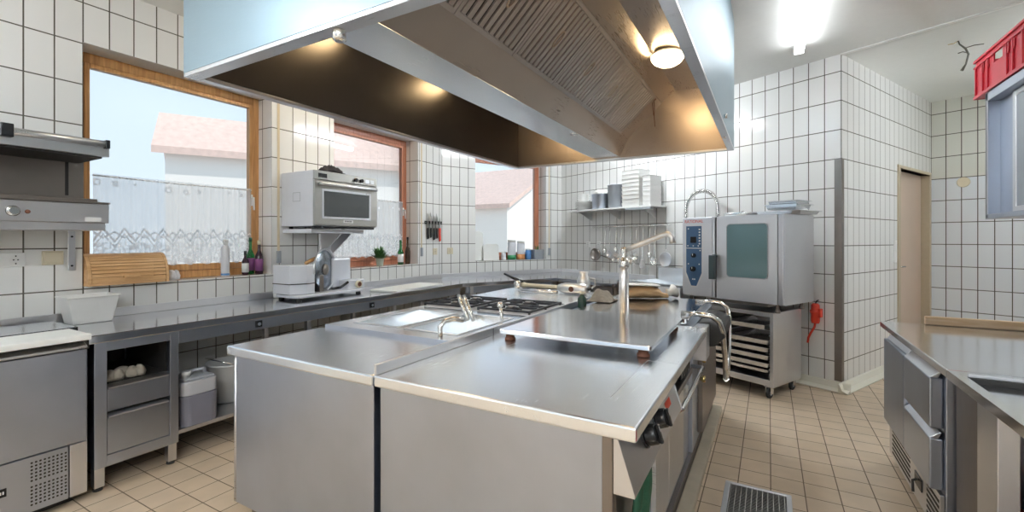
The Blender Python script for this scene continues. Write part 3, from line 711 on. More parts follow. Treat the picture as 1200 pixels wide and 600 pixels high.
for yy in (3.02, 3.09):
    mb = MB(); mb.lathe([(.019, .0), (.018, .018), (.015, .021)], (mx1+.0245, yy, 1.943), 20, 'x'); mb.build('knob', 'black_p', mp_)
mb = MB(); mb.box(mx1+.0245, mx1+.0275, 3.14, 3.19, 1.925, 1.962); mb.box(mx1+.0245, mx1+.0275, 3.20, 3.25, 1.925, 1.962); mb.build('push_button', 'steel_bright', mp_, .002)
mb = MB(); mb.box(mx1+.0285, mx1+.030, 2.875, 2.99, 1.535, 1.562); bd = mb.build('badge', 'label_w', md, .001)
mb = MB()
for k in range(6): mb.box(mx1+.0302, mx1+.0306, 2.892+k*.014, 2.901+k*.014, 1.543, 1.556)
mb.build('badge_letters', 'mark', bd)
mb = MB()
for q in ((-3.70, -3.696, 1.72, 1.80), (-3.60, -3.596, 1.72, 1.80)): mb.box(q[0], q[1], my0-.0015, my0-.0003, q[2], q[3])
for q in (1.72, 1.796): mb.box(-3.696, -3.60, my0-.0015, my0-.0003, q, q+.004)
mb.build('side_hatch', 'grey_p', mo)
for xx in (mx0+.06, mx1-.05):
    for yy in (my0+.05, my1-.08):
        mb = MB(); mb.lathe([(.015, 1.479), (.015, 1.4995)], (xx, yy, 0), 12); mb.build('foot', 'rubber', mo)
mb = MB(); mb.box(mx1-.03, mx1+.006, my0+.01, my1-.02, 1.4795, 1.4993); mb.build('base_grille', 'black_p', mo, .001)
ws = thing('wall_bracket_shelf', 'white bracket shelf carrying the microwave', 'shelf', (-3.86, 2.9, 1.43))
mb = MB(); mb.box(-3.862, -3.46, 2.585, 3.17, 1.440, 1.476); mb.build('shelf_plate', 'white_enamel', ws, .003)
for yy in (2.98, 3.10):
    mb = MB(); mb.prism([(-3.862, 1.439), (-3.56, 1.439), (-3.60, 1.405), (-3.83, 1.24), (-3.862, 1.22)], yy, yy+.012, 'y'); mb.build('bracket_arm', 'steel' , ws, .002)
mb = MB(); mb.box(-3.862, -3.85, 2.96, 3.135, 1.20, 1.439); mb.build('back_plate', 'steel', ws, .002)
# dark cloth lying on top
bm_ = MB(); nx, ny = 14, 18; random.seed(12); g2 = []
for i in range(nx+1):
    row = []
    for j in range(ny+1):
        a, b = i/nx-.5, j/ny-.5
        z = 1.990+.055*max(0, 1-(a*a+b*b)*3.4)*(1+.5*math.sin(i*1.7+j*.9)*math.cos(j*1.3))
        row.append(bm_.v((-3.485+.15*a+.01*math.sin(j), 2.80+.24*b+.012*math.sin(i*1.3), z)))
    g2.append(row)
for i in range(nx):
    for j in range(ny): bm_.f([g2[i][j], g2[i+1][j], g2[i+1][j+1], g2[i][j+1]], True)
one(bm_, 'oven_cloth', 'black_c', 'dark folded cloth lying on top of the microwave', 'cloth', solid=.006)

# ------------------------------------------------------------------ meat slicer
s = thing('meat_slicer', 'white enamelled meat slicer with a steel disc blade under the microwave', 'slicer', (-3.6, 2.8, ZT))
mb = MB(); mb.rbox(-3.76, -3.44, 2.43, 3.17, ZT+.02, ZT+.045, .05); mb.build('base', 'white_enamel', s, .006)
for xx in (-3.72, -3.48):
    for yy in (2.48, 3.12):
        mb = MB(); mb.lathe([(.022, .001), (.024, .012), (.014, .0195)], (xx, yy, ZT), 12); mb.build('foot', 'rubber', s)
mb = MB(); mb.prism([(-3.75, 2.42), (-3.52, 2.42), (-3.47, 2.55), (-3.48, 2.635), (-3.75, 2.70)], ZT+.05, ZT+.30); mb.build('carriage', 'white_enamel', s, .006)
mb = MB(); mb.prism([(-3.753, 2.417), (-3.518, 2.417), (-3.467, 2.55), (-3.477, 2.638), (-3.753, 2.703)], ZT+.135, ZT+.142); mb.build('seam', 'rubber', s)
mb = MB(); mb.rbox(-3.74, -3.60, 2.90, 3.15, ZT+.045, ZT+.345, .04); mb.build('motor_housing', 'white_enamel', s, .02)
mb = MB(); mb.rbox(-3.60, -3.46, 2.98, 3.19, ZT+.045, ZT+.135, .02); fb_ = mb.build('gauge_box', 'white_enamel', s, .006)
mb = MB(); mb.lathe([(.036, .0005), (.036, .018), (.030, .022)], (-3.46, 3.10, ZT+.09), 24, 'x'); kb = mb.build('gauge_knob', 'beige_p', fb_)
mb = MB(); mb.lathe([(.022, .0222), (.022, .024)], (-3.46, 3.10, ZT+.09), 20, 'x'); mb.build('gauge_dial', 'cord_b', kb)
# blade disc turned towards the room
Xd = Matrix.Translation((-3.565, 2.80, ZT+.245)) @ Matrix.Rotation(math.radians(24), 4, 'Z')
mb = MB(Xd); mb.lathe([(.05, -.012), (.12, -.008), (.175, -.003), (.178, 0), (.175, .004), (.05, .008)], (0, 0, 0), 40, 'x'); mb.build('blade_disc', 'blade_steel', s)
mb = MB(Xd)
pts = [(.006, .193*math.cos(t), .193*math.sin(t)) for t in [PI*(-.45+1.5*k/24) for k in range(25)]]
mb.tube(pts, .010, 8); mb.build('blade_guard', 'steel_bright', s)
mb = MB(Xd); mb.lathe([(.052, .010), (.048, .02), (.02, .026)], (0, 0, 0), 24, 'x'); mb.build('blade_hub', 'steel_dark', s)
mb = MB(); mb.box(-3.73, -3.52, 2.715, 2.76, ZT+.05, ZT+.20); mb.build('gauge_plate', 'steel_dark', s, .004)
mb = MB(); mb.tube([(-3.56, 2.60, ZT+.31), (-3.56, 2.66, ZT+.335), (-3.56, 2.72, ZT+.36)], [.014, .018, .012], 10); mb.build('pusher_handle', 'wood_o', s)
mb = MB(); mb.tube([(-3.47, 2.80, ZT+.07), (-3.44, 2.88, ZT+.08), (-3.45, 2.97, ZT+.12)], .012, 10); mb.build('lever', 'black_p', s)
# cups behind the slicer
for k, yy in enumerate((2.50, 2.62)):
    mb = MB(); c = (-3.815, yy, ZT+.001); mb.lathe([(.025, 0), (.033, .01), (.036, .09), (.032, .09), (.030, .012)], c, 18); mb.tube([(c[0]+.03, c[1]+.02, c[2]+.07), (c[0]+.05, c[1]+.03, c[2]+.06), (c[0]+.05, c[1]+.03, c[2]+.035), (c[0]+.03, c[1]+.02, c[2]+.025)], .004, 6)
    one(mb, 'coffee_mug', 'porcelain', 'white mug behind the slicer, '+('nearest the window with the bread box' if k == 0 else 'next to the other mug, nearer the blade'), 'mug')

# ------------------------------------------------------------------ knives on the wall
kr = thing('knife_rack', 'dark magnetic knife strip on the tiles between two windows', 'knife rack', (-3.86, 4.72, 1.58))
mb = MB(); mb.box(-3.862, -3.846, 4.545, 4.885, 1.585, 1.625); mb.build('magnet_bar', 'black_p', kr, .002)
mb = MB()
for yy in (4.552, 4.878): mb.lathe([(.006, .0), (.006, .003)], (-3.846, yy, 1.605), 10, 'x')
mb.build('screw', 'chrome', kr)
kdesc = ['short black-handled knife, first on the left of the strip', 'broad black-handled knife, second on the strip', 'long black-handled knife, third on the strip', 'narrow black-handled knife, fourth on the strip', 'red-handled knife at the right end of the strip']
for k in range(5):
    yy = 4.592+.062*k; red = k == 4; hh = (.0, .02, -.01, .01, -.03)[k]
    kn = thing('kitchen_knife', kdesc[k], 'knife', (-3.84, yy, 1.38), 0, 'knives on the magnetic strip')
    mb = MB(); mb.prism([(yy-.012, 1.535), (yy+.014, 1.535), (yy+.012, 1.66+hh), (yy-.010, 1.725+hh), (yy-.012, 1.70+hh)], -3.8448, -3.8425, 'x'); mb.build('blade', 'chrome', kn)
    mb = MB(); mb.prism([(yy-.014, 1.535), (yy+.014, 1.535), (yy+.011, 1.47), (yy+.015, 1.40+hh), (yy-.008, 1.385+hh), (yy-.012, 1.46)], -3.852, -3.834, 'x'); mb.build('handle', 'red_r' if red else 'black_p', kn, .003)

# ------------------------------------------------------------------ cooking island, left row
def feet(root, pts, h=.1, mat='steel'):
    for x, y in pts:
        mb = MB(); mb.lathe([(.025, 0), (.025, .012), (.018, .014), (.018, h)], (x, y, 0), 14); mb.build('leg', mat, root)
XL0, XL1, XM, XR1 = -2.31, -1.322, -1.317, -.317
c = thing('island_cabinet', 'plain stainless cabinet with blank end panel, near left corner of the island', 'cabinet', (-1.82, 1.52, 0))
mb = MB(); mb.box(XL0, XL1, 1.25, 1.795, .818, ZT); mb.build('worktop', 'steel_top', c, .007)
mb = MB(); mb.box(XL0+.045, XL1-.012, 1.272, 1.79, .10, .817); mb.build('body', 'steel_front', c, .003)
mb = MB(); mb.tube([(XL0+.030, 1.287, .10), (XL0+.030, 1.287, .817)], .014, 14); mb.build('corner_post', 'steel_bright', c)
mb = MB(); mb.box(XL0+.08, XL1-.05, 1.33, 1.75, 0, .10); mb.build('plinth', 'steel_dark', c)
# two-basin unit
b = thing('basin_unit', 'two-basin stainless fryer unit let into the island behind the near cabinet', 'fryer', (-1.82, 2.2, 0))
z0, zt = .60, .882
xs = [XL0+.03, -2.165, -1.835, -1.765, -1.42, XL1]; ys = [1.80, 1.93, 2.50, 2.645]
mb = MB()
for i in range(5):
    for j in range(3):
        if j == 1 and i in (1, 3): continue
        mb.box(xs[i], xs[i+1], ys[j], ys[j+1], zt-.02, zt)
bmesh.ops.remove_doubles(mb.bm, verts=mb.bm.verts, dist=1e-5)
mb.build('deck', 'steel_top', b)
mb = MB()
for q in ((XL0+.028, XL1, 1.797, 1.8),): mb.box(q[0], q[1], q[2], q[3], .80, zt)
mb.box(XL0+.03, XL1, 1.8, 2.645, .10, .62); mb.box(XL0+.03, XL0+.04, 1.8, 2.645, .62, zt-.021); mb.box(XL1-.01, XL1, 1.8, 2.645, .62, zt-.021)
mb.build('body', 'steel_front', b)
for i, dsc in ((1, 'left'), (3, 'right')):
    mb = MB(); a, e = xs[i], xs[i+1]
    mb.tub(a+.03, e-.03, 1.96, 2.47, .68, zt-.001, .002, .03, .03); tb = mb.build('basin', 'steel_top', b)
    mb = MB(); t = .016
    for q in ((a-t, e+t, 1.93-t, 1.93), (a-t, e+t, 2.50, 2.50+t), (a-t, a, 1.93, 2.50), (e, e+t, 1.93, 2.50)): mb.box(*q, zt+.0005, zt+.005)
    mb.build('rolled_rim', 'steel_bright', tb, .002)
mb = MB(); mb.tube([(-1.478, 1.865, zt), (-1.482, 1.868, zt+.045), (-1.47, 1.89, zt+.075), (-1.44, 1.925, zt+.085), (-1.40, 1.96, zt+.075)], .013, 12); mb.build('swan_spout', 'chrome', b)
for k, (x, y) in enumerate(((-1.70, 2.43), (-1.655, 2.425))):
    mb = MB(); mb.tube([(x, y, zt-.02), (x-.10, y+.06, zt+.085), (x-.135, y+.085, zt+.12)], [.014, .017, .013], 12); mb.build('basket_handle', 'chrome', b)
mb = MB(); mb.tube([(-1.445, 2.44, zt-.04), (-1.475, 2.47, zt+.05), (-1.49, 2.485, zt+.075)], .011, 10); mb.lathe([(.018, -.01), (.022, 0), (.015, .02)], (-1.49, 2.485, zt+.08), 12); mb.build('tap', 'chrome', b)
mb = MB(); mb.box(XL0+.06, XL1-.03, 1.85, 2.62, 0, .10); mb.build('plinth', 'steel_dark', b)
# gas range
gr = thing('gas_range', 'gas range with black cast-iron pan supports, behind the two basins', 'stove', (-1.82, 2.95, 0))
mb = MB(); mb.box(XL0+.03, XL1, 2.65, 3.205, .10, .868); mb.build('body', 'steel_front', gr)
mb = MB(); mb.box(XL0+.03, XL1, 2.65, 3.205, .869, .884); mb.build('hob_top', 'white_enamel', gr, .003)
for bx in (-2.06, -1.58):
    for by in (2.80, 3.06):
        mb = MB(); mb.lathe([(.06, .8845), (.06, .892), (.045, .894), (.045, .903), (.03, .906)], (bx, by, 0), 20); bn = mb.build('burner', 'iron', gr)
        mb = MB(); mb.lathe([(.035, .9065), (.033, .913)], (bx, by, 0), 20); mb.build('burner_cap', 'steel_dark', bn)
for bx in (-2.06, -1.58):
    mb = MB()
    for q in ((bx-.21, bx+.21, 2.67, 2.685), (bx-.21, bx+.21, 2.923, 2.938), (bx-.21, bx+.21, 3.18, 3.195), (bx-.21, bx-.195, 2.685, 3.18), (bx+.195, bx+.21, 2.685, 3.18)): mb.box(*q, .894, .908)
    for by in (2.80, 3.06):
        for a in range(4):
            t = a*PI/2+PI/4
            mb.tube([(bx+.05*math.cos(t), by+.05*math.sin(t), .910), (bx+.165*math.cos(t), by+.12*math.sin(t), .906)], .010, 6)
        mb.box(bx-.195, bx-.06, by-.006, by+.006, .898, .914); mb.box(bx+.06, bx+.195, by-.006, by+.006, .898, .914)
    for x in (bx-.205, bx+.2):
        for y in (2.676, 2.93, 3.187): mb.box(x-.006, x+.006, y-.006, y+.006, .8845, .895)
    mb.build('pan_support', 'iron', gr)
mb = MB(); mb.box(XL0+.06, XL1-.03, 2.68, 3.17, 0, .10); mb.build('plinth', 'steel_dark', gr)
# flat griddle
gd = thing('griddle', 'bright flat stainless griddle plate at the far left end of the island', 'griddle', (-1.82, 3.7, 0))
mb = MB(); mb.box(XL0+.03, XL1, 3.21, 4.06, .10, .878); mb.build('body', 'steel_front', gd)
mb = MB(); mb.box(XL0+.03, XL1, 3.21, 4.06, .879, .892); mb.build('plate', 'steel_top', gd, .004)
mb = MB(); mb.box(XL0+.06, XL1-.03, 3.25, 4.0, 0, .10); mb.build('plinth', 'steel_dark', gd)

# ------------------------------------------------------------------ cooking island, right row
rr = thing('range_counter', 'wide stainless range counter with two black knobs at its right front corner', 'counter', (-.82, 2.1, 0))
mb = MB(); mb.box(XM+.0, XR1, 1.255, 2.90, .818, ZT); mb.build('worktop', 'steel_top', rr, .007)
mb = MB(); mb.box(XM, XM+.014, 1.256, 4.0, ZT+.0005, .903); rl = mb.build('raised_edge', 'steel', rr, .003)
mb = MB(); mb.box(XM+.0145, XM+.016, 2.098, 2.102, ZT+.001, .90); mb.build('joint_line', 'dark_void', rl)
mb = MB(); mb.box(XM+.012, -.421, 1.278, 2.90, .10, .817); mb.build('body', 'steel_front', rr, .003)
mb = MB(); mb.box(-.420, -.389, 1.272, 1.31, .10, .817); mb.build('front_post', 'steel_dark', rr, .002)
# engraved plate joints in the top
mb = MB()
mb.box(-.455, -.452, 1.46, 1.985, ZT+.0002, ZT+.0008); mb.box(-.452, XR1-.004, 1.985, 1.988, ZT+.0002, ZT+.0008)
mb.build('plate_joint', 'steel_bright', rr)
# sloping control console
mb = MB(); mb.prism([(-.374, .817), (-.325, .665), (-.325, .655), (-.387, .655), (-.387, .817)], 1.272, 2.04, 'y'); cs = mb.build('control_console', 'steel', rr, .002)
nrm = V((.152, 0, .049)).normalized(); tilt = math.atan2(nrm.z, nrm.x)
def on_console(y, z):
    x = -.374+(.817-z)*(.049/.152)
    return Matrix.Translation((x, y, z)) @ Matrix.Rotation(-tilt, 4, 'Y')
for yy in (1.50, 1.655):
    X = on_console(yy, .745); mb = MB(X); mb.lathe([(.040, .0006), (.040, .004), (.037, .006)], (0, 0, 0), 28, 'x'); kb = mb.build('control_knob', 'black_p', cs)
    mb = MB(X); mb.lathe([(.034, .0062), (.032, .038), (.028, .043)], (0, 0, 0), 28, 'x'); mb.box(.043, .053, -.008, .008, -.030, .030); mb.build('knob_grip', 'black_p', kb, .002)
    mb = MB(X); mb.box(.0535, .054, -.002, .002, .006, .022); mb.build('knob_pointer', 'label_w', kb)
X = on_console(1.86, .735); mb = MB(X); mb.rbox(.0008, .002, -.045, .045, -.014, .014, .0005); mb.build('red_name_plate', 'red_label', cs)
mb = MB(); mb.prism([(-.374, .816), (-.3235, .664), (-.3235, .654), (-.386, .654), (-.386, .816)], 2.042, 2.058, 'y'); mb.build('console_end', 'white_enamel', rr, .002)
# control recess, vents and doors behind the console
mb = MB(); mb.box(-.4205, -.36, 2.06, 2.62, .66, .69); mb.box(-.4205, -.415, 2.06, 2.62, .691, .816); mb.build('recess_tray', 'steel_dark', rr, .002)
for k in range(5):
    mb = MB(); mb.box(-.414, -.365, 2.30+.06*k, 2.335+.06*k, .70, .80); mb.build('recess_valve', 'black_p', rr, .004)
dzs = [(1.32, 1.60), (1.95, 2.20), (2.215, 2.62)]
for k, (a, e) in enumerate(dzs):
    mb = MB(); mb.box(-.4205, -.405, a, e, .16, .648); dd = mb.build('cupboard_door', 'steel', rr, .003)
    mb = MB(); mb.lathe([(.012, 0), (.012, .012), (.02, .016), (.02, .026)], (-.405, e-.03, .58 if k else .25), 14, 'x'); mb.build('door_knob', 'white_p', dd)
mb = MB(); mb.box(-.4205, -.40, 1.90, 1.925, .10, .648); mb.build('upright', 'steel_bright', rr, .002)
mb = MB(); mb.box(XM+.05, -.40, 1.33, 4.02, 0, .098); mb.build('plinth', 'steel_dark', rr)
mb = MB(); mb.box(-.399, -.328, 1.60, 4.0, .001, .05); one(mb, 'plinth_kerb', 'stone', 'low tan concrete kerb along the foot of the island, by the aisle', 'kerb', bevel=.008)
# raised plate on feet
lp = thing('hot_plate_cover', 'large loose steel plate raised on four short feet on the right-hand counter', 'plate', (-.82, 2.4, ZT))
mb = MB(); mb.rbox(-1.21, -.44, 2.0, 2.81, .898, .921, .015); mb.build('plate', 'steel_gloss', lp, .004)
for x in (-1.165, -.485):
    for y in (2.045, 2.76):
        mb = MB(); mb.lathe([(.028, ZT+.001), (.028, ZT+.012), (.022, ZT+.014), (.022, .8975)], (x, y, 0), 16); mb.build('foot', 'cord_b', lp)
# tilting pan with folding lid and U-shaped handle
tp = thing('tilting_pan', 'stainless tilting pan with flat lid and curved tube handle, far right of the island', 'pan', (-.8, 3.4, 0))
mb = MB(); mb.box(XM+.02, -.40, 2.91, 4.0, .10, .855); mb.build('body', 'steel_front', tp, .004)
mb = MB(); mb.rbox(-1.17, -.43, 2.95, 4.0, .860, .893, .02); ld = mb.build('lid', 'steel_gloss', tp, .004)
mb = MB(); mb.box(-.40, -.325, 2.93, 3.10, .655, .85); mb.build('edge_panel', 'steel', tp, .004)
mb = MB(); mb.prism([(-.40, .845), (-.33, .852), (-.25, .82), (-.24, .76), (-.30, .70), (-.40, .68)], 3.16, 3.74, 'y'); mb.build('hinge_housing', 'rubber', tp, .012)
for yy, tgt in ((3.13, 3.36), (3.80, 3.44)):
    pts = [(-.50, yy, .900), (-.36, yy, .902), (-.315, yy, .896), (-.275, yy+(tgt-yy)*.05, .865), (-.258, yy+(tgt-yy)*.18, .80), (-.25, yy+(tgt-yy)*.6, .62), (-.25, tgt, .45)]
    mb = MB(); mb.tube(pts, .017, 12); mb.build('lid_handle', 'chrome', tp)
mb = MB(); mb.tube([(-.25, 3.35, .452), (-.25, 3.40, .43), (-.25, 3.45, .452)], .017, 12); mb.build('handle_end', 'chrome', tp)
mb = MB(); mb.tube([(-.404, 2.10, .63), (-.345, 2.10, .63), (-.335, 2.13, .63), (-.335, 2.86, .63), (-.345, 2.88, .63), (-.404, 2.88, .63)], .012, 10); one(mb, 'towel_rail', 'chrome', 'chrome rail along the aisle side of the island', 'rail')
for k, (y, z) in enumerate(((3.12, .62), (3.10, .50))):
    mb = MB(); mb.lathe([(.012, 0), (.012, .03), (.022, .032), (.022, .05)], (-.40, y, z), 12, 'x'); mb.build('brass_valve', 'brass', tp)
mb = MB(); mb.box(-.4, -.37, 3.14, 3.98, .14, .62); mb.build('front_panel', 'steel_dark', tp, .003)
# pot-filler tap
fc = thing('pot_filler_tap', 'tall limescaled mixer tap standing behind the raised steel plate', 'tap', (-.80, 2.865, ZT))
fxx, fy = -.80, 2.858
mb = MB(); mb.lathe([(.045, .8625), (.045, .872), (.032, .876), (.030, 1.17), (.026, 1.18), (.026, 1.205)], (fxx, fy, 0), 20); mb.build('column', 'limed', fc)
mb = MB(); mb.lathe([(.030, 1.2055), (.033, 1.215), (.033, 1.25), (.022, 1.262), (.020, 1.30), (.024, 1.305), (.024, 1.325), (.012, 1.335)], (fxx, fy, 0), 20); mb.build('valve_body', 'chrome', fc)
mb = MB(); mb.tube([(fxx+.02, fy, 1.315), (fxx+.06, fy, 1.335), (fxx+.245, fy-.02, 1.41), (fxx+.275, fy-.025, 1.415), (fxx+.295, fy-.027, 1.395), (fxx+.30, fy-.028, 1.36)], [.016, .018, .018, .018, .018, .018], 14); mb.build('spout', 'limed', fc)
for a in (-.5, 2.4):
    mb = MB(); d = V((math.cos(a), math.sin(a)*.4-.2, .35)).normalized(); p = V((fxx, fy, 1.235)); mb.tube([p+d*.03, p+d*.055], .011, 10); h = mb.build('handle_stem', 'chrome', fc)
    mb = MB(); q = p+d*.065; s1 = d.orthogonal().normalized(); s2 = d.cross(s1)
    for w in (s1, s2): mb.tube([q-w*.032, q-w*.012, q+w*.012, q+w*.032], [.010, .008, .008, .010], 8)
    mb.build('cross_handle', 'limed', h)
# stick blender lying across the far end
X = Matrix.Translation((-1.54, 3.80, .945)) @ Matrix.Rotation(math.radians(172), 4, 'Z')
sb = thing('stick_blender', 'large hand blender lying across the far end of the island, dark lever to the left', 'blender', (-1.54, 3.80, .893))
mb = MB(X); mb.lathe([(.030, -.17), (.046, -.155), (.050, -.08), (.050, .06), (.040, .10), (.028, .13)], (0, 0, 0), 20, 'x'); mb.build('motor_body', 'limed', sb)
mb = MB(X); mb.lathe([(.022, .131), (.020, .16), (.020, .50), (.026, .51), (.026, .54)], (0, 0, 0), 16, 'x'); mb.build('shaft', 'beige_p', sb)
mb = MB(X); mb.lathe([(.020, .541), (.045, .56), (.050, .60), (.046, .605)], (0, 0, 0), 20, 'x'); mb.build('blade_guard', 'chrome', sb)
mb = MB(X); mb.tube([(.52, 0, .03), (.62, .01, .055), (.74, .03, .10)], [.012, .014, .009], 10); mb.build('lever', 'black_p', sb)
mb = MB(X); mb.lathe([(.024, .0505), (.024, .056), (.018, .058)], (-.03, 0, 0), 16, 'y'); mb.build('switch_button', 'cord_b', sb)
mb = MB(X); mb.tube([(-.17, 0, 0), (-.20, 0, .01), (-.215, .01, -.01)], .01, 8); mb.build('cord_boot', 'rubber', sb)
mb = MB(X); mb.tube([(.50, .07, -.035), (.10, .07, -.035)], .014, 10); one(mb, 'steel_rod', 'chrome', 'short steel rod lying beside the hand blender', 'rod')
# jug, cloth, bottle, bread bag at the island end
j = thing('steel_jug', 'dull white-grey jug beside the hand blender at the island end', 'jug', (-1.49, 3.985, .893))
jx, jy, jz = -1.49, 3.985, .0365
mb = MB(); mb.lathe([(.055, .8575), (.062, .865), (.062, .97), (.048, 1.0), (.040, 1.015), (.044, 1.05), (.040, 1.05), (.036, 1.02), (.05, .985), (.05, .875)], (jx, jy, jz), 22); mb.build('jug_body', 'limed', j)
mb = MB(); mb.tube([(jx+.06, jy, jz+.99), (jx+.10, jy+.01, jz+.985), (jx+.11, jy+.015, jz+.93), (jx+.063, jy+.005, jz+.895)], .010, 8); mb.build('handle', 'limed', j)
mb = MB(); random.seed(21); gg = []
for i in range(13):
    row = []
    for k in range(13):
        a, e = i/12-.5, k/12-.5; r2 = a*a+e*e
        row.append(mb.v((-1.155+.20*a, 3.50+.22*e, .899+.075*max(0, 1-4.5*r2)*(1+.45*math.sin(7*a+3)*math.cos(9*e+1)))))
    gg.append(row)
for i in range(12):
    for k in range(12): mb.f([gg[i][k], gg[i+1][k], gg[i+1][k+1], gg[i][k+1]], True)
one(mb, 'kitchen_cloth', 'grey_c', 'crumpled grey-brown kitchen cloth lying between the jug and the paper bag', 'cloth', solid=.006)
cn = thing('oil_can', 'small dark-green can in front of the crumpled cloth at the island end', 'can', (-1.255, 3.32, .857))
mb = MB(); mb.lathe([(.030, .8565), (.033, .862), (.033, .93), (.02, .945), (.014, .96)], (-1.255, 3.32, 0), 18); mb.build('can_body', 'can_green', cn)
mb = MB(); mb.lathe([(.015, .9605), (.015, .975)], (-1.255, 3.32, 0), 12); mb.build('cap', 'beige_p', cn)
bg = thing('bread_bag', 'brown paper bag with a loaf inside, lying behind the tall tap', 'bag', (-.95, 3.80, .894))
X = Matrix.Translation((-.90, 3.83, .895)) @ Matrix.Rotation(math.radians(28), 4, 'Z')
mb = MB(X); n = 16; rings = []
for i in range(n+1):
    u = i/n; w = .085*(math.sin(PI*min(1, u*1.15+.06)) ** .45 if u*1.15+.06 < 1 else .15)+.02; hh = .105*(.55+.45*math.sin(PI*min(u*1.05, 1)))*(1 if u < .85 else .7)
    ring = []
    for k in range(16):
        t = 2*PI*k/16; ring.append(mb.v((-.19+.38*u+.004*math.sin(k*3+i), w*math.cos(t)*(1+.05*math.sin(5*t+i)), hh*.5+.001+hh*.5*math.sin(t))))
    rings.append(ring)
for i in range(n):
    for k in range(16): mb.f([rings[i][k], rings[i][(k+1) % 16], rings[i+1][(k+1) % 16], rings[i+1][k]], True)
mb.f(rings[0]); mb.f(rings[-1]); mb.build('bag_body', 'paper', bg)
mb = MB(X); mb.tube([(.185, 0, .045), (.215, 0, .05), (.25, .01, .062)], [.035, .028, .06], 10); mb.build('twisted_end', 'paper_w', bg)
mb = MB(X @ Matrix.Translation((-.03, .0, .112)) @ Matrix.Rotation(.03, 4, 'Y')); mb.rbox(-.14, .14, -.10, .09, 0, .006, .02); one(mb, 'paper_sheet', 'paper_w', 'white paper sheet lying on top of the brown bread bag', 'paper')
# green cloth hanging below the console
mb = MB(); gg = []
for i in range(9):
    row = []
    for k in range(11):
        a, e = i/8, k/10
        row.append(mb.v((-.370+.012*math.sin(a*9)+.004*math.sin(e*7), 1.43+.20*a*(1-.15*e), .652-.26*e-.05*a)))
    gg.append(row)
for i in range(8):
    for k in range(10): mb.f([gg[i][k], gg[i+1][k], gg[i+1][k+1], gg[i][k+1]], True)
one(mb, 'hanging_cloth', 'green_c', 'dark green cloth hanging under the control knobs', 'cloth', solid=.01)

# ------------------------------------------------------------------ extractor hood
h = thing('extractor_hood', 'large stainless extractor hood hanging over the island', 'extractor hood', (-1.2, 2.46, 2.09))
hx0, hx1, hy0, hy1, hz = -2.17, -.235, 1.0, 3.92, 2.09; HT = CEIL-.002
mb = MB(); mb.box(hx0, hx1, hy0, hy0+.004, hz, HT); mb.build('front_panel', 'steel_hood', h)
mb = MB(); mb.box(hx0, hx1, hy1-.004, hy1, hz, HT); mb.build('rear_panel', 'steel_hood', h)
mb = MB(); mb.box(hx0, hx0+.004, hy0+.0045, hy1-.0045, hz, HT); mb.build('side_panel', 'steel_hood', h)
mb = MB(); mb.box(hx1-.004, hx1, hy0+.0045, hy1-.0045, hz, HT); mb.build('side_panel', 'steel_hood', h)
mb = MB(); w = .045
for q in ((hx0, hx1, hy0, hy0+.055), (hx0, hx1, hy1-w, hy1), (hx0, hx0+w, hy0+.055, hy1-w), (hx1-w, hx1, hy0+.055, hy1-w)): mb.box(*q, hz-.018, hz-.0005)
mb.build('bottom_rim', 'steel_bright', h, .002)
ia, ib = hy0+.03, hy1-.03
for q in ((ia-.004, ia), (ib, ib+.004)):
    mb = MB(); mb.box(hx0+.005, hx1-.005, q[0], q[1], hz, 2.62); mb.build('end_lining', 'steel_in', h)
def sheet(pts, name, mat, t=.003, a=None, e=None):
    """folded sheet running along the hood: pts are (x, z)"""
    a = ia+.001 if a is None else a; e = ib-.001 if e is None else e
    off = []
    for i, p in enumerate(pts):
        q0 = pts[max(0, i-1)]; q1 = pts[min(len(pts)-1, i+1)]; d = V((q1[0]-q0[0], q1[1]-q0[1], 0)).normalized(); off.append((p[0]-d.y*t, p[1]+d.x*t))
    mb = MB(); mb.prism(list(pts)+off[::-1], a, e, 'y'); return mb.build(name, mat, h)
sheet([(-.281, hz+.001), (-.484, 2.585)], 'side_lining', 'steel_in', -.003)
sheet([(-.486, 2.586), (-.667, 2.60), (-.772, 2.512)], 'lamp_panel', 'steel_in', -.003)
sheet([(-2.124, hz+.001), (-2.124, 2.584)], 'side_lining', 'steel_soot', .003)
sheet([(-2.122, 2.586), (-1.823, 2.60), (-1.718, 2.512)], 'lamp_panel', 'steel_in', .003)
sheet([(-1.052, 2.243), (-1.128, hz+.012)], 'gutter_side', 'steel_in', -.003)
sheet([(-1.438, 2.243), (-1.361, hz+.012)], 'gutter_side', 'steel_in', .003)
sheet([(-1.129, hz+.010), (-1.360, hz+.010)], 'grease_gutter', 'steel_top', -.004)
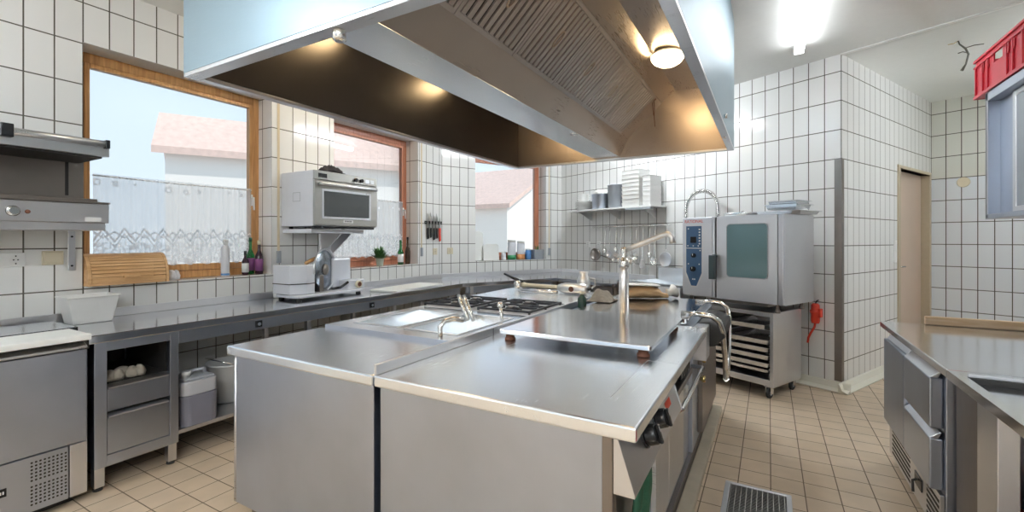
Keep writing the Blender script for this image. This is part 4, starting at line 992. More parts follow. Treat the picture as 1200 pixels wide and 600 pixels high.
def filt(right, y0_, y1_):
    """one baffle filter lying on the slope from the gutter up to the lamp panel"""
    A, B = (V((-1.054, 0, 2.246)), V((-.774, 0, 2.510))) if right else (V((-1.436, 0, 2.246)), V((-1.716, 0, 2.510)))
    ux = (B-A); ln = ux.length; ux.normalize(); nn = V((ux.z, 0, -ux.x)) if right else V((-ux.z, 0, ux.x))   # faces down and outward
    X = Matrix(((ux.x, 0, nn.x, A.x), (0, 1, 0, y0_), (ux.z, 0, nn.z, A.z), (0, 0, 0, 1)))
    W = y1_-y0_-.003
    mb = MB(X)
    mb.box(0, ln, 0, .018, -.012, .008); mb.box(0, ln, W-.018, W, -.012, .008); mb.box(0, .02, .018, W-.018, -.012, .008); mb.box(ln-.02, ln, .018, W-.018, -.012, .008)
    mb.mi = 1; mb.box(.02, ln-.02, .018, W-.018, -.040, -.036); mb.mi = 0
    k = max(3, round((W-.036)/.040)); st = (W-.036)/k
    for i in range(k):
        c = .018+st*(i+.5); hw = st*.37
        mb.prism([(c-hw, .000), (c-hw*.86, .007), (c+hw*.86, .007), (c+hw, .000)], .022, ln-.022, 'x')
    f = mb.build('baffle_filter', ['steel_filter', 'dark_void'], h)
    if W > .3:
        mb = MB(X); pts = [(ln*.5+.045*math.cos(t), W*.5+.016*math.sin(t), .0075) for t in [2*PI*i/20 for i in range(21)]]; mb.tube(pts, .005, 6); mb.build('filter_handle', 'steel_in', f)
edges = [1.05, 1.405, 1.855, 2.305, 2.755, 3.205, 3.655]
for i in range(6): filt(True, edges[i], edges[i+1])
for i in range(6): filt(False, edges[i], edges[i+1])
sheet([(-.774, 2.509), (-1.052, 2.246)], 'blank_panel', 'steel_in', -.003, 3.657)
sheet([(-1.716, 2.509), (-1.438, 2.246)], 'blank_panel', 'steel_in', .003, 3.657)
for x, y, z in ((-.57, 3.05, 2.5915), (-.57, 1.75, 2.5915), (-1.97, 2.75, 2.592), (-1.97, 1.75, 2.592)):
    mb = MB(); mb.lathe([(.085, -.004), (.085, -.022), (.08, -.026)], (x, y, z), 28); lm = mb.build('bulkhead_lamp', 'porcelain', h)
    mb = MB(); mb.lathe([(.104, -.0265), (.10, -.045), (.085, -.066), (.06, -.082), (.03, -.09), (.004, -.092)], (x, y, z), 28); mb.build('lamp_dome', 'dome', lm)
mb = MB(); mb.lathe([(.020, -.019), (.022, -.022), (.022, -.05), (.014, -.056)], (-1.235, 1.028, hz), 18); mb.build('drain_plug', 'chrome', h)
mb = MB(); pts = [(-1.155+.022*math.cos(t), 2.9+.03*math.sin(t), hz+.0065) for t in [2*PI*i/16 for i in range(17)]]; mb.tube(pts, .004, 6); mb.build('gutter_ring', 'chrome', h)
mb = MB(); mb.lathe([(.008, -.019), (.008, -.03)], (-.258, 3.35, hz), 10); mb.build('rim_bolt', 'chrome', h)
mb = MB(); mb.lathe([(.010, 0), (.014, .006), (.014, .018)], (hx1, 3.0, hz+.03), 12, 'x'); mb.build('side_bolt', 'chrome', h)
mb = MB(); mb.tube([(-.80, 3.72, 2.49), (-.795, 3.715, 2.44), (-.797, 3.715, 2.36), (-.79, 3.712, 2.28)], .003, 6); mb.tube([(-.81, 3.715, 2.485), (-.805, 3.71, 2.42), (-.80, 3.712, 2.37)], .003, 6)
for a in range(3): mb.tube([(-.84+.03*a, 3.70, 2.475+.01*a), (-.80, 3.71, 2.488)], .005, 6)
mb.build('tied_cord', 'cord_b', h)

# ------------------------------------------------------------------ combi oven on its trolley stand
FR = V((.105, 4.442, 0)); ROT = -TH
XO = Matrix.Translation(FR) @ Matrix.Rotation(ROT, 4, 'Z')     # x: 0 at the right edge, negative to the left; y into depth
st = thing('oven_trolley', 'stainless trolley stand on castors, stacked with trays, under the combi oven', 'trolley', tuple(FR), ROT)
sx0, sx1, sy0, sy1 = -.93, -.09, .02, .53
for x in (sx0, sx1-.03):
    mb = MB(XO); mb.box(x, x+.03, sy0, sy1, .105, .748); mb.build('side_panel', 'steel', st, .003)
mb = MB(XO); mb.box(sx0+.03, sx1-.03, sy0, sy1, .11, .165); mb.build('bottom_shelf', 'steel', st, .003)
mb = MB(XO); mb.box(sx0+.03, sx1-.03, sy0, sy1, .715, .748); mb.build('top_frame', 'steel', st, .003)
mb = MB(XO); mb.box(sx0+.03, sx1-.03, sy1-.006, sy1, .166, .714); mb.build('back_sheet', 'steel_dark', st)
mb = MB(XO); mb.box(-.535, -.515, sy0+.02, sy1-.01, .166, .714); mb.build('divider', 'steel_dark', st)
TZ = [.218, .262, .329, .396, .463, .553]
for x0_, x1_ in ((-.898, -.537), (-.513, -.122)):
    for z in TZ+[.64]:
        mb = MB(XO); mb.box(x0_, x0_+.012, sy0+.01, sy1-.02, z-.010, z-.004); mb.box(x1_-.012, x1_, sy0+.01, sy1-.02, z-.010, z-.004); mb.build('runner', 'steel_bright', st)
for x, y in ((sx0+.05, sy0+.045), (sx1-.05, sy0+.045), (sx0+.05, sy1-.06), (sx1-.05, sy1-.06)):
    mb = MB(XO); mb.box(x-.035, x+.035, y-.035, y+.035, .0985, .104); mb.box(x-.024, x-.018, y-.03, y+.02, .04, .0985); mb.box(x+.018, x+.024, y-.03, y+.02, .04, .0985); cs_ = mb.build('castor', 'chrome', st, .002)
    mb = MB(XO); mb.lathe([(.040, -.013), (.046, -.010), (.046, .010), (.040, .013)], (x, y-.008, .047), 22, 'x'); mb.build('wheel', 'rubber', cs_)
    mb = MB(XO); mb.lathe([(.020, -.0155), (.020, .0155)], (x, y-.008, .047), 14, 'x'); mb.build('wheel_hub', 'grey_p', cs_)
ord_ = ['lowest', 'second from bottom', 'third from bottom', 'fourth from bottom', 'fifth from bottom', 'topmost, pulled slightly out']
for side, (x0_, x1_) in (('left', (-.895, -.540)), ('right', (-.510, -.125))):
    zz = TZ[:5]+[.602]
    for k, z in enumerate(zz):
        if side == 'left' and k == 5: continue
        t = thing('oven_tray', 'steel tray in the %s column of the oven trolley, %s' % (side, ord_[k]), 'tray', tuple(XO @ V(((x0_+x1_)/2, .25, z))), ROT, 'trays in the oven trolley')
        dy = -.05 if k == 5 else 0; hz_ = .040 if k != 0 else .028
        mb = MB(XO); mb.tub(x0_+.03, x1_-.03, sy0+.025+dy, sy1-.03+dy, z, z+hz_, .002, .012, .010); mb.build('tray_pan', 'pan_steel', t)
        mb = MB(XO); f0, f1 = sy0+.014+dy, sy1-.019+dy
        for q in ((x0_+.008, x0_+.019, f0, f1), (x1_-.019, x1_-.008, f0, f1)): mb.box(*q, z+hz_-.003, z+hz_)
        for q in ((x0_+.019, x1_-.019, f0, f0+.004), (x0_+.019, x1_-.019, f1-.004, f1)): mb.box(*q, z+hz_-.003, z+hz_)
        mb.build('flange', 'steel_bright', t)
ov = thing('combi_oven', 'stainless combi steam oven with blue control panel, on the trolley by the back wall', 'oven', tuple(FR), ROT)
oz0, oz1, ox0 = .822, 1.600, -.968
mb = MB(XO)
for q in ((ox0, -.60, .03, .56, oz0, oz1), (-.06, 0, .03, .56, oz0, oz1), (-.60, -.06, .03, .56, oz0, .93), (-.60, -.06, .03, .56, 1.56, oz1), (-.60, -.06, .52, .56, .93, 1.56)): mb.box(*q)
bmesh.ops.remove_doubles(mb.bm, verts=mb.bm.verts, dist=1e-5)
mb.build('casing', 'steel', ov)
mb = MB(XO)
for q in ((-.5995, -.598, .031, .519, .931, 1.559), (-.062, -.0605, .031, .519, .931, 1.559), (-.597, -.063, .517, .519, .931, 1.559)): mb.box(*q)
mb.build('cavity_lining', 'pan_steel', ov)
for zz in (1.02, 1.13, 1.24, 1.35, 1.46):
    mb = MB(XO)
    for yy in [.06+.055*i for i in range(8)]: mb.tube([(-.59, yy, zz), (-.07, yy, zz)], .0035, 5)
    for xx in (-.585, -.075): mb.tube([(xx, .05, zz), (xx, .46, zz)], .004, 5)
    mb.build('oven_rack', 'chrome', ov)
mb = MB(XO); mb.box(-.57, -.09, .06, .45, 1.245, 1.285); mb.build('rack_insert', 'pan_steel', ov)
mb = MB(XO); mb.box(ox0, -.648, .0, .0295, oz0+.01, oz1); cp = mb.build('control_column', 'steel_oven', ov, .004)
mb = MB(XO); mb.box(-.645, -.620, .004, .0295, oz0+.01, oz1); mb.build('side_strip', 'steel_oven', ov, .002)
mb = MB(XO); mb.box(-.619, -.598, .018, .0295, oz0+.01, oz1-.005); mb.build('door_gap', 'rubber', ov)
mb = MB(XO)
for q in ((-.597, -.492, oz0+.006, oz1), (-.128, -.046, oz0+.006, oz1), (-.492, -.128, oz0+.006, 1.042), (-.492, -.128, 1.520, oz1)): mb.box(q[0], q[1], -.004, .0295, q[2], q[3])
bmesh.ops.remove_doubles(mb.bm, verts=mb.bm.verts, dist=1e-5)
od = mb.build('door', 'steel_oven', ov)
mb = MB(XO); mb.box(-.044, 0, .0, .0295, oz0+.006, oz1); mb.build('hinge_strip', 'steel_bright', ov, .003)
mb = MB(XO); mb.box(-.046, -.041, .01, .0296, oz0+.006, oz1); mb.build('hinge_gap', 'rubber', ov)
def rrect(x0, x1, z0, z1, r, n=5):
    pts = []
    for cx, cz, a0 in ((x1-r, z0+r, -PI/2), (x1-r, z1-r, 0), (x0+r, z1-r, PI/2), (x0+r, z0+r, PI)):
        for k in range(n+1): t = a0+PI/2*k/n; pts.append((cx+r*math.cos(t), cz+r*math.sin(t)))
    return pts
mb = MB(XO); mb.prism(rrect(-.492, -.128, 1.042, 1.520, .03), -.0075, -.0043, 'y'); ow = mb.build('door_window', 'oven_glass', od)
o_, i_ = rrect(-.498, -.122, 1.036, 1.526, .034), rrect(-.4915, -.1285, 1.0425, 1.5195, .03)
mb = MB(XO); A = [mb.v((p[0], -.0046, p[1])) for p in o_]; B = [mb.v((p[0], -.0086, p[1])) for p in o_]; C = [mb.v((p[0], -.0086, p[1])) for p in i_]; n = len(o_)
for k in range(n): q = (k+1) % n; mb.f([A[k], A[q], B[q], B[k]]); mb.f([B[k], B[q], C[q], C[k]])
mb.build('window_seal', 'grey_p', od)
mb = MB(XO); mb.prism([(-.925, 1.515), (-.755, 1.515), (-.755, 1.055), (-.812, .925), (-.868, .925), (-.925, 1.055)], -.003, -.0004, 'y'); bp_ = mb.build('blue_panel', 'blue_l', cp)
mb = MB(XO)
out_ = [(-.937, 1.527), (-.743, 1.527), (-.743, 1.050), (-.806, .912), (-.874, .912), (-.937, 1.050)]; in_ = [(-.9255, 1.5155), (-.7545, 1.5155), (-.7545, 1.0545), (-.8115, .9245), (-.8685, .9245), (-.9255, 1.0545)]
A = [mb.v((p[0], -.0022, p[1])) for p in out_]; B = [mb.v((p[0], -.0022, p[1])) for p in in_]; C = [mb.v((p[0], -.0003, p[1])) for p in out_]; D = [mb.v((p[0], -.0003, p[1])) for p in in_]
for k in range(6): q = (k+1) % 6; mb.f([A[k], A[q], B[q], B[k]]); mb.f([C[k], C[q], A[q], A[k]]); mb.f([B[k], B[q], D[q], D[k]])
mb.build('panel_border', 'label_w', cp)
mb = MB(XO); mb.box(-.922, -.758, -.0042, -.0032, 1.293, 1.300); mb.build('panel_rule', 'label_w', cp)
for x, z, r_ in ((-.842, 1.380, .026), (-.835, 1.225, .022), (-.842, 1.092, .026)):
    if z > 1.3:
        mb = MB(XO); mb.box(x-.03, x+.03, -.014, -.0032, z-.03, z+.03); mb.build('display_window', 'black_p', cp, .003); continue
    mb = MB(XO); mb.lathe([(r_, -.004), (r_*.92, -.028), (r_*.8, -.031)], (x, 0, z), 20, 'y'); kb = mb.build('dial', 'black_p', cp)
    mb = MB(XO); mb.box(x-.003, x+.003, -.033, -.0312, z, z+r_*.75); mb.build('dial_pointer', 'label_w', kb)
mb = MB(XO)
for k in range(6): mb.box(-.785, -.768, -.0042, -.0032, 1.475-.028*k, 1.488-.028*k)
for x, z in ((-.905, 1.32), (-.845, 1.32), (-.79, 1.32), (-.77, 1.275), (-.90, 1.14), (-.78, 1.14), (-.90, 1.49), (-.85, .99), (-.83, .99)): mb.box(x-.006, x+.006, -.0042, -.0032, z-.006, z+.006)
mb.build('panel_symbols', 'label_w', cp)
text('brand_lettering', 'RATIONAL', .042, 'red_label', ov, XO @ Matrix.Translation((-.842, -.001, 1.560)) @ Matrix.Rotation(PI/2, 4, 'X'))
mb = MB(XO); mb.tube([(-.605, -.005, 1.225), (-.605, -.05, 1.225), (-.575, -.06, 1.222)], .018, 12); mb.rbox(-.635, -.575, -.085, -.040, 1.01, 1.235, .014); mb.build('door_handle', 'handle_d', od, .003)
for x in (ox0+.06, -.075):
    for y in (.06, .50):
        mb = MB(XO); mb.lathe([(.022, .749), (.022, .775), (.015, .78), (.015, .8215)], (x, y, 0), 14); mb.build('foot', 'steel_dark', ov)
mb = MB(XO); mb.box(-.70, -.15, .06, .48, .79, .815); mb.build('drip_tray', 'steel_dark', ov, .002)
# trays on top of the oven
t = thing('round_lid', 'shallow round steel lid on top of the combi oven', 'lid', tuple(XO @ V((-.45, .20, oz1))), ROT)
mb = MB(XO); mb.lathe([(.15, .001), (.155, .006), (.155, .03), (.148, .034), (.02, .042)], (-.46, .19, oz1), 32); mb.build('lid_body', 'pan_steel', t)
mb = MB(XO); mb.lathe([(.012, .042), (.012, .05), (.02, .055)], (-.46, .19, oz1), 14); mb.build('lid_knob', 'chrome', t)
for k, (x0_, x1_, y0_, y1_, z, dsc) in enumerate(((-.30, .10, .10, .48, oz1+.002, 'wide shallow tray, bottom one of the stack on the combi oven'), (-.24, .05, .14, .44, oz1+.045, 'middle tray of the stack on top of the combi oven'), (-.22, .04, .15, .43, oz1+.062, 'smaller top tray of the stack on the combi oven'))):
    t = thing('steel_tray', dsc, 'tray', tuple(XO @ V(((x0_+x1_)/2, .3, z))), ROT, 'trays stacked on the oven')
    hh = .030 if k == 0 else .045
    if k == 2: hh = .06
    mb = MB(XO); mb.tub(x0_+.03, x1_-.03, y0_+.03, y1_-.03, z, z+hh, .002, .016+.0*k, .016); mb.build('tray_pan', 'pan_steel', t)
    mb = MB(XO); zz = z+hh
    for q in ((x0_, x0_+.014, y0_, y1_), (x1_-.014, x1_, y0_, y1_), (x0_+.014, x1_-.014, y0_, y0_+.014), (x0_+.014, x1_-.014, y1_-.014, y1_)): mb.box(*q, zz-.003, zz)
    mb.build('flange', 'steel_bright', t)
    if k == 0: pass
# red power plug hanging on the wall
rp = thing('power_plug', 'red industrial power plug hanging on the wall right of the combi oven', 'plug', tuple(XC @ V((-.19, -.05, .55))))
mb = MB(XC); mb.lathe([(.030, .0), (.036, .02), (.036, .09), (.044, .095), (.044, .12), (.036, .125), (.034, .17), (.02, .185)], (-.19, -.055, .60), 20); mb.build('plug_body', 'red_r', rp)
mb = MB(XC); mb.box(-.16, -.135, -.08, -.035, .66, .74); mb.build('flap_cover', 'red_r', rp, .004)
mb = MB(XC); mb.tube([(-.19, -.055, .605), (-.20, -.05, .56), (-.235, -.04, .50), (-.26, -.03, .45), (-.27, -.02, .40)], .010, 8); mb.build('cable', 'red_r', rp)
mb = MB(XC); mb.tube([(-.19, -.055, .785), (-.185, -.03, .81), (-.185, -.001, .81)], .006, 6); mb.build('hanging_loop', 'black_p', rp)

# ------------------------------------------------------------------ back wall: shelf, rail, sink
wsf = thing('wall_shelf', 'white shelf on the back wall holding plates and pots', 'shelf', tuple(XC @ V((-2.62, -.15, 1.78))), -TH)
mb = MB(XC); mb.box(-3.42, -1.88, -.30, -.002, 1.785, 1.806); mb.build('shelf_board', 'white_p', wsf, .003)
for x in (-3.2, -2.65, -2.05):
    mb = MB(XC); mb.prism([(-.002, 1.784), (-.26, 1.784), (-.26, 1.775), (-.02, 1.66), (-.002, 1.66)], x, x+.008, 'x'); mb.build('shelf_bracket', 'white_p', wsf)
mb = MB(XC); mb.box(-2.30, -1.895, -.299, -.24, 1.757, 1.784); mb.build('under_strip', 'grey_p', wsf, .003)
ZH = 1.8075
pdesc = ['lowest plate', 'second plate from the bottom', 'third plate', 'fourth plate', 'fifth plate', 'sixth plate', 'topmost plate']
for k in range(7):
    c_ = XC @ V((-3.20, -.155, ZH+.018*k)); mb = MB(); mb.lathe([(.07, .0), (.075, .002), (.135, .016), (.138, .0175), (.13, .0175), (.07, .006)], (0, 0, .0), 28)
    o = mb.build('dinner_plate', 'porcelain'); o.location = c_; tag(o, pdesc[k]+' of the white stack at the left of the wall shelf', 'plate', 'white plates on the wall shelf')
for k in range(4):
    c_ = XC @ V((-3.22, -.155, ZH+.135+.024*k)); mb = MB(); mb.lathe([(.05, .0), (.055, .003), (.095, .03), (.10, .038), (.095, .038), (.05, .007)], (0, 0, 0), 26)
    o = mb.build('soup_bowl', 'porcelain'); o.location = c_; tag(o, ('lowest', 'second', 'third', 'topmost')[k]+' white bowl on the plate stack of the wall shelf', 'bowl', 'white bowls on the wall shelf')
t = thing('steel_pot', 'low steel bain-marie pot beside the white plates on the shelf', 'pot', tuple(XC @ V((-2.86, -.15, ZH))))
mb = MB(); p = XC @ V((-2.86, -.155, ZH)); mb.lathe([(.115, .001), (.12, .006), (.135, .205), (.142, .21), (.132, .21), (.118, .01)], p, 30); mb.build('pot_body', 'steel_front', t)
mb = MB(); random.seed(5)
for k in range(7):
    a = k*.9; q = p+V((.05*math.cos(a), .05*math.sin(a), .19)); mb.lathe([(.01, 0), (.05, .01), (.055, .04+.02*random.random()), (.03, .075), (.005, .085)], q, 9)
one(mb, 'paper_napkins', 'paper_w', 'crumpled white paper piled in the low steel pot on the shelf', 'paper')
t = thing('steel_canister', 'tall grey steel canister, centre of the wall shelf', 'canister', tuple(XC @ V((-2.57, -.15, ZH))))
mb = MB(); p = XC @ V((-2.575, -.155, ZH)); mb.lathe([(.105, .001), (.11, .006), (.118, .30), (.124, .305), (.124, .315), (.114, .315), (.105, .012)], p, 30); mb.build('canister_body', 'grey_p', t)
for (x, n_, r_, gname, lab, nest) in ((-2.24, 9, .15, 'container stack', 'wide white stack on the shelf', .052), (-1.985, 6, .062, 'cup stack', 'narrow white stack at the shelf right end', .062)):
    for k in range(n_):
        c_ = XC @ V((x, -.155, ZH+.0005+nest*k)); mb = MB(Matrix.Rotation(-TH, 4, 'Z'))
        s_ = r_
        mb.tub(-s_*.9, s_*.9, -.10, .10, 0, nest-.004, .003, s_*.06, .012)
        mb.rbox(-s_*1.0, s_*1.0, -.118, .118, nest-.0035, nest-.0005, .02)
        o = mb.build('food_container', 'white_p'); o.location = c_
        pos = ['lowest', 'second', 'third', 'fourth', 'fifth', 'sixth', 'seventh', 'eighth', 'ninth'][k]
        if k == n_-1: pos = 'topmost'
        tag(o, '%s container from the bottom in the %s' % (pos, lab) if pos not in ('lowest', 'topmost') else '%s container in the %s' % (pos, lab), 'container', 'white containers on the wall shelf')
# hanging rail with ladles
hr = thing('utensil_rail', 'thin steel rail with hooks on the back wall under the shelf', 'rail', tuple(XC @ V((-2.5, -.05, 1.56))))
mb = MB(XC); mb.tube([(-3.13, -.055, 1.565), (-1.78, -.055, 1.565)], .007, 8); mb.build('rail_tube', 'chrome', hr)
for x in (-3.1, -2.45, -1.82):
    mb = MB(XC); mb.tube([(x, -.002, 1.565), (x, -.055, 1.565)], .006, 6); mb.build('rail_post', 'chrome', hr)
ut = [(-2.87, 'spoon', .03, .30), (-2.78, 'skimmer', .05, .33), (-2.66, 'spoon', .028, .28), (-2.57, 'turner', .04, .30), (-2.40, 'whisk', .035, .30), (-2.31, 'ladle', .045, .36), (-2.20, 'turner', .05, .42), (-2.09, 'spoon', .03, .34), (-2.01, 'ladle', .05, .40), (-1.84, 'skimmer', .092, .34)]
udes = ['small spoon hanging first from the left on the rail', 'small skimmer hanging second from the left on the rail', 'narrow spoon hanging third from the left on the rail', 'slim turner hanging fourth from the left on the rail', 'whisk hanging in the middle of the rail', 'small ladle hanging just right of the whisk', 'broad turner hanging low behind the tall tap', 'slim spoon hanging between the broad turner and the round ladle', 'round-bowled ladle hanging left of the large sieve', 'large round sieve hanging at the right end of the rail']
for (x, kind, r_, ln), lab in zip(ut, udes):
    zt_ = 1.552; u = thing({'turner': 'fish_turner', 'spoon': 'cooking_spoon', 'ladle': 'soup_ladle', 'skimmer': 'skimmer', 'whisk': 'whisk'}[kind], lab, kind if kind != 'skimmer' else 'skimmer', tuple(XC @ V((x, -.07, zt_-ln))), 0, 'utensils on the rail')
    y = -.075
    mb = MB(XC); mb.tube([(x, -.062, zt_+.022), (x, -.045, zt_+.026), (x, -.043, zt_+.005), (x, -.06, zt_-.01), (x+.012, y, zt_-.06), (x+.008, y, zt_-.13), (x, y, zt_-ln)], [.0035, .0035, .0035, .004, .005, .007, .004], 8); mb.build('handle', 'chrome', u)
    mb = MB(XC); c_ = (x, y, zt_-ln-r_*.8)
    if kind == 'ladle': mb.lathe([(r_*.15, r_*.55), (r_*.6, r_*.42), (r_*.92, .1*r_), (r_, -r_*.35), (r_*.94, -r_*.35), (r_*.85, .05*r_), (r_*.5, r_*.34), (r_*.1, r_*.46)], c_, 22, 'y'); mb.build('ladle_bowl', 'chrome', u)
    elif kind == 'skimmer': mb.lathe([(r_*.1, .012), (r_*.6, .008), (r_*.93, -.006), (r_, -.010), (r_, -.014), (r_*.92, -.012), (r_*.6, .003), (r_*.1, .008)], c_, 26, 'y'); mb.build('mesh_disc', 'steel_bright', u)
    elif kind == 'spoon': mb.lathe([(.004, -r_*1.4), (r_*.7, -r_*.9), (r_, 0), (r_*.7, r_*.9), (.004, r_*1.3)], c_, 14); mb.build('spoon_bowl', 'chrome', u)
    elif kind == 'turner': mb.prism([(x-r_*.5, zt_-ln), (x+r_*.5, zt_-ln), (x+r_, zt_-ln-.09), (x+r_*.8, zt_-ln-.12), (x-r_*.8, zt_-ln-.12), (x-r_, zt_-ln-.09)], y-.002, y+.001, 'y'); mb.build('turner_blade', 'chrome', u)
    else:
        for a in range(6):
            t_ = a*PI/6; mb.tube([(x+r_*math.sin(q)*math.cos(t_), y+r_*.8*math.sin(q)*math.sin(t_), zt_-ln-.12*(1-math.cos(q))/1.0*.6) for q in [PI*i/8 for i in range(9)]], .0015, 5)
        mb.build('whisk_wires', 'chrome', u)
# long-handled strainer seen side-on, hooked on a wall hook
u = thing('saucepan', 'small steel pan hanging by its handle from a wall hook, left of the tap', 'pan', tuple(XC @ V((-2.75, -.08, 1.12))))
mb = MB(XC); mb.tube([(-2.92, -.10, 1.16), (-2.80, -.085, 1.125), (-2.66, -.07, 1.075)], [.008, .010, .008], 8); mb.build('handle', 'steel_dark', u)
mb = MB(XC); mb.lathe([(.005, .03), (.07, .025), (.085, .0), (.09, -.03), (.083, -.03), (.078, 0), (.06, .018), (.005, .022)], (-3.0, -.115, 1.17), 24, 'y'); mb.build('pan_bowl', 'steel_dark', u)
for x, z in ((-2.72, 1.11), (-1.60, 1.215)):
    mb = MB(XC); mb.lathe([(.014, -.005), (.014, -.001)], (x, 0, z), 12, 'y'); mb.tube([(x, -.004, z), (x, -.045, z-.004), (x, -.055, z+.02)], .005, 8)
    one(mb, 'wall_hook', 'chrome', 'small steel wall hook '+('behind the tall tap' if x < -2 else 'just left of the combi oven'), 'hook')
# sink unit
sk = thing('sink_unit', 'stainless sink unit against the back wall, left of the combi oven', 'sink', tuple(XC @ V((-1.6, -.4, 0))), -TH)
sx = [-2.0, -1.88, -1.32, -1.15]; sy = [-.76, -.68, -.22, -.014]; zk = .905
mb = MB(XC)
for i in range(3):
    for k in range(3):
        if i == 1 and k == 1: continue
        mb.box(sx[i], sx[i+1], sy[k], sy[k+1], zk-.02, zk)
bmesh.ops.remove_doubles(mb.bm, verts=mb.bm.verts, dist=1e-5); mb.build('deck', 'steel_top', sk)
mb = MB(XC); mb.tub(-1.86, -1.34, -.66, -.24, .62, zk-.001, .003, .02, .02); mb.build('basin', 'steel_top', sk)
mb = MB(XC); mb.box(-2.0, -1.42, -.76, -.745, .56, zk-.021); mb.build('apron', 'steel_dark', sk, .002)
mb = MB(XC); mb.box(-1.417, -1.15, -.76, -.745, .56, zk-.021); mb.build('side_apron', 'white_enamel', sk, .002)
mb = MB(XC); mb.box(-2.0, -1.15, -.0135, -.002, .80, zk+.13); mb.build('splashback', 'steel_top', sk, .002)
for x in (-1.995, -1.20):
    for y in (-.743, -.08):
        mb = MB(XC); mb.box(x, x+.045, y, y+.045, 0, .60 if y > -.5 else zk-.021); mb.build('leg', 'steel', sk, .002)
mb = MB(XC); mb.box(-1.95, -1.2, -.69, -.09, .20, .22); mb.build('low_shelf', 'steel', sk, .002)
# pre-rinse spray
pr = thing('rinse_spray', 'coil-spring rinse spray arching above the combi oven', 'spray tap', tuple(XC @ V((-1.5, -.12, zk))))
mb = MB(XC); mb.lathe([(.03, .906), (.03, .93), (.016, .94), (.016, 1.60)], (-1.50, -.15, 0), 14); mb.build('riser', 'chrome', pr)
pa = [V((-1.50, -.15, 1.60))]
for k in range(17): t_ = PI*k/16; pa.append(V((-1.30-.20*math.cos(t_), -.15, 1.73+.20*math.sin(t_))))
pa += [V((-1.10, -.15, 1.66)), V((-1.13, -.15, 1.60))]
mb = MB(XC); mb.tube(pa, .008, 8); mb.build('hose', 'rubber', pr)
def resample(P, n):
    ds = [0]
    for a, b_ in zip(P, P[1:]): ds.append(ds[-1]+(b_-a).length)
    out = []
    for i in range(n):
        s_ = ds[-1]*i/(n-1); k = max(j for j in range(len(ds)-1) if ds[j] <= s_+1e-9); f_ = (s_-ds[k])/max(1e-9, ds[k+1]-ds[k]); out.append(P[k].lerp(P[k+1], min(1, f_)))
    return out
fine = resample(pa, 460); co = []
for i, p in enumerate(fine):
    d = (fine[min(i+1, 459)]-fine[max(i-1, 0)]).normalized(); s1 = V((0, 1, 0)); s2 = d.cross(s1).normalized(); a = i*.72
    co.append(p+(s1*math.cos(a)+s2*math.sin(a))*.021)
mb = MB(XC); mb.tube(co, .0046, 5); mb.build('spring', 'chrome', pr)
mb = MB(XC); mb.tube([(-1.13, -.15, 1.605), (-1.16, -.15, 1.55), (-1.17, -.16, 1.50)], [.014, .018, .026], 12); mb.build('spray_head', 'black_p', pr)

# ------------------------------------------------------------------ under the left counter
jc = thing('jerrycan', 'pale plastic jerrycan half full of dark liquid on the low shelf', 'jerrycan', (-3.30, 1.575, .19))
mb = MB(); mb.rbox(-3.42, -3.20, 1.47, 1.69, .191, .385, .05, 6); mb.build('filled_part', 'jerry_dark', jc, .006)
mb = MB(); mb.rbox(-3.42, -3.20, 1.47, 1.69, .3855, .475, .05, 6); mb.prism([(-3.40, 1.49), (-3.22, 1.49), (-3.22, 1.67), (-3.40, 1.67)], .475, .492); mb.build('empty_part', 'jerry', jc, .012)
mb = MB(); mb.lathe([(.022, .4925), (.022, .51), (.026, .512), (.026, .535)], (-3.27, 1.52, 0), 18); mb.build('screw_cap', 'white_p', jc)
mb = MB(); mb.tube([(-3.31, 1.56, .490), (-3.31, 1.57, .52), (-3.31, 1.64, .52), (-3.31, 1.655, .490)], .012, 10); mb.build('handle', 'jerry', jc)
bk = thing('bucket', 'white plastic bucket on the low shelf behind the jerrycan', 'bucket', (-3.52, 1.93, .19))
mb = MB(); mb.lathe([(.115, .191), (.12, .20), (.145, .455), (.153, .458), (.153, .475), (.143, .475), (.117, .205)], (-3.52, 1.93, 0), 32); mb.build('bucket_body', 'white_p', bk)
mb = MB(); mb.tube([(-3.52+.158*math.cos(t_), 1.93+.158*math.sin(t_)*.95, .46-.06*math.sin(t_)) for t_ in [-PI*.98*i/16 for i in range(17)]], .004, 6); mb.build('wire_handle', 'chrome', bk)
mb = MB(); mb.lathe([(.05, .191), (.055, .198), (.062, .36), (.066, .362), (.066, .375), (.058, .375), (.05, .205)], (-3.60, 1.70, 0), 22); one(mb, 'small_pail', 'blue_p', 'small blue pail between the jerrycan and the white bucket', 'pail')

# ------------------------------------------------------------------ right-hand counter
rc = thing('refrigerated_counter', 'dark steel worktop counter with fridge door and two drawers at the right', 'counter', (1.1, 3.1, 0))
rx = .617
mb = MB(); mb.box(rx, XR-.004, 2.434, 3.688, .828, ZT); mb.build('worktop', 'steel_gloss', rc, .004)
mb = MB(); mb.box(.672, XR-.01, 2.66, 3.64, .06, .827); mb.build('body', 'steel_front', rc, .004)
mb = MB(); mb.box(.624, .671, 3.145, 3.615, .268, .768); dd = mb.build('door', 'steel_front', rc, .008)
mb = MB(); mb.prism([(.640, .769), (.671, .769), (.671, .80), (.662, .80)], 3.15, 3.61, 'y'); mb.build('door_lip', 'steel', dd, .002)
for za, zb in ((.54, .765), (.268, .495)):
    mb = MB(); mb.box(.624, .671, 2.69, 3.132, za, zb); dd = mb.build('drawer', 'steel_front', rc, .006)
    mb = MB(); mb.prism([(.624, zb+.0005), (.655, zb+.0005), (.668, zb+.03), (.662, zb+.03)], 2.692, 3.13, 'y'); mb.build('handle_lip', 'steel_bright', dd, .002)
mb = MB(); mb.box(.655, .6715, 2.67, 3.63, .06, .255); gp = mb.build('vent_panel', 'steel', rc, .003)
mb = MB()
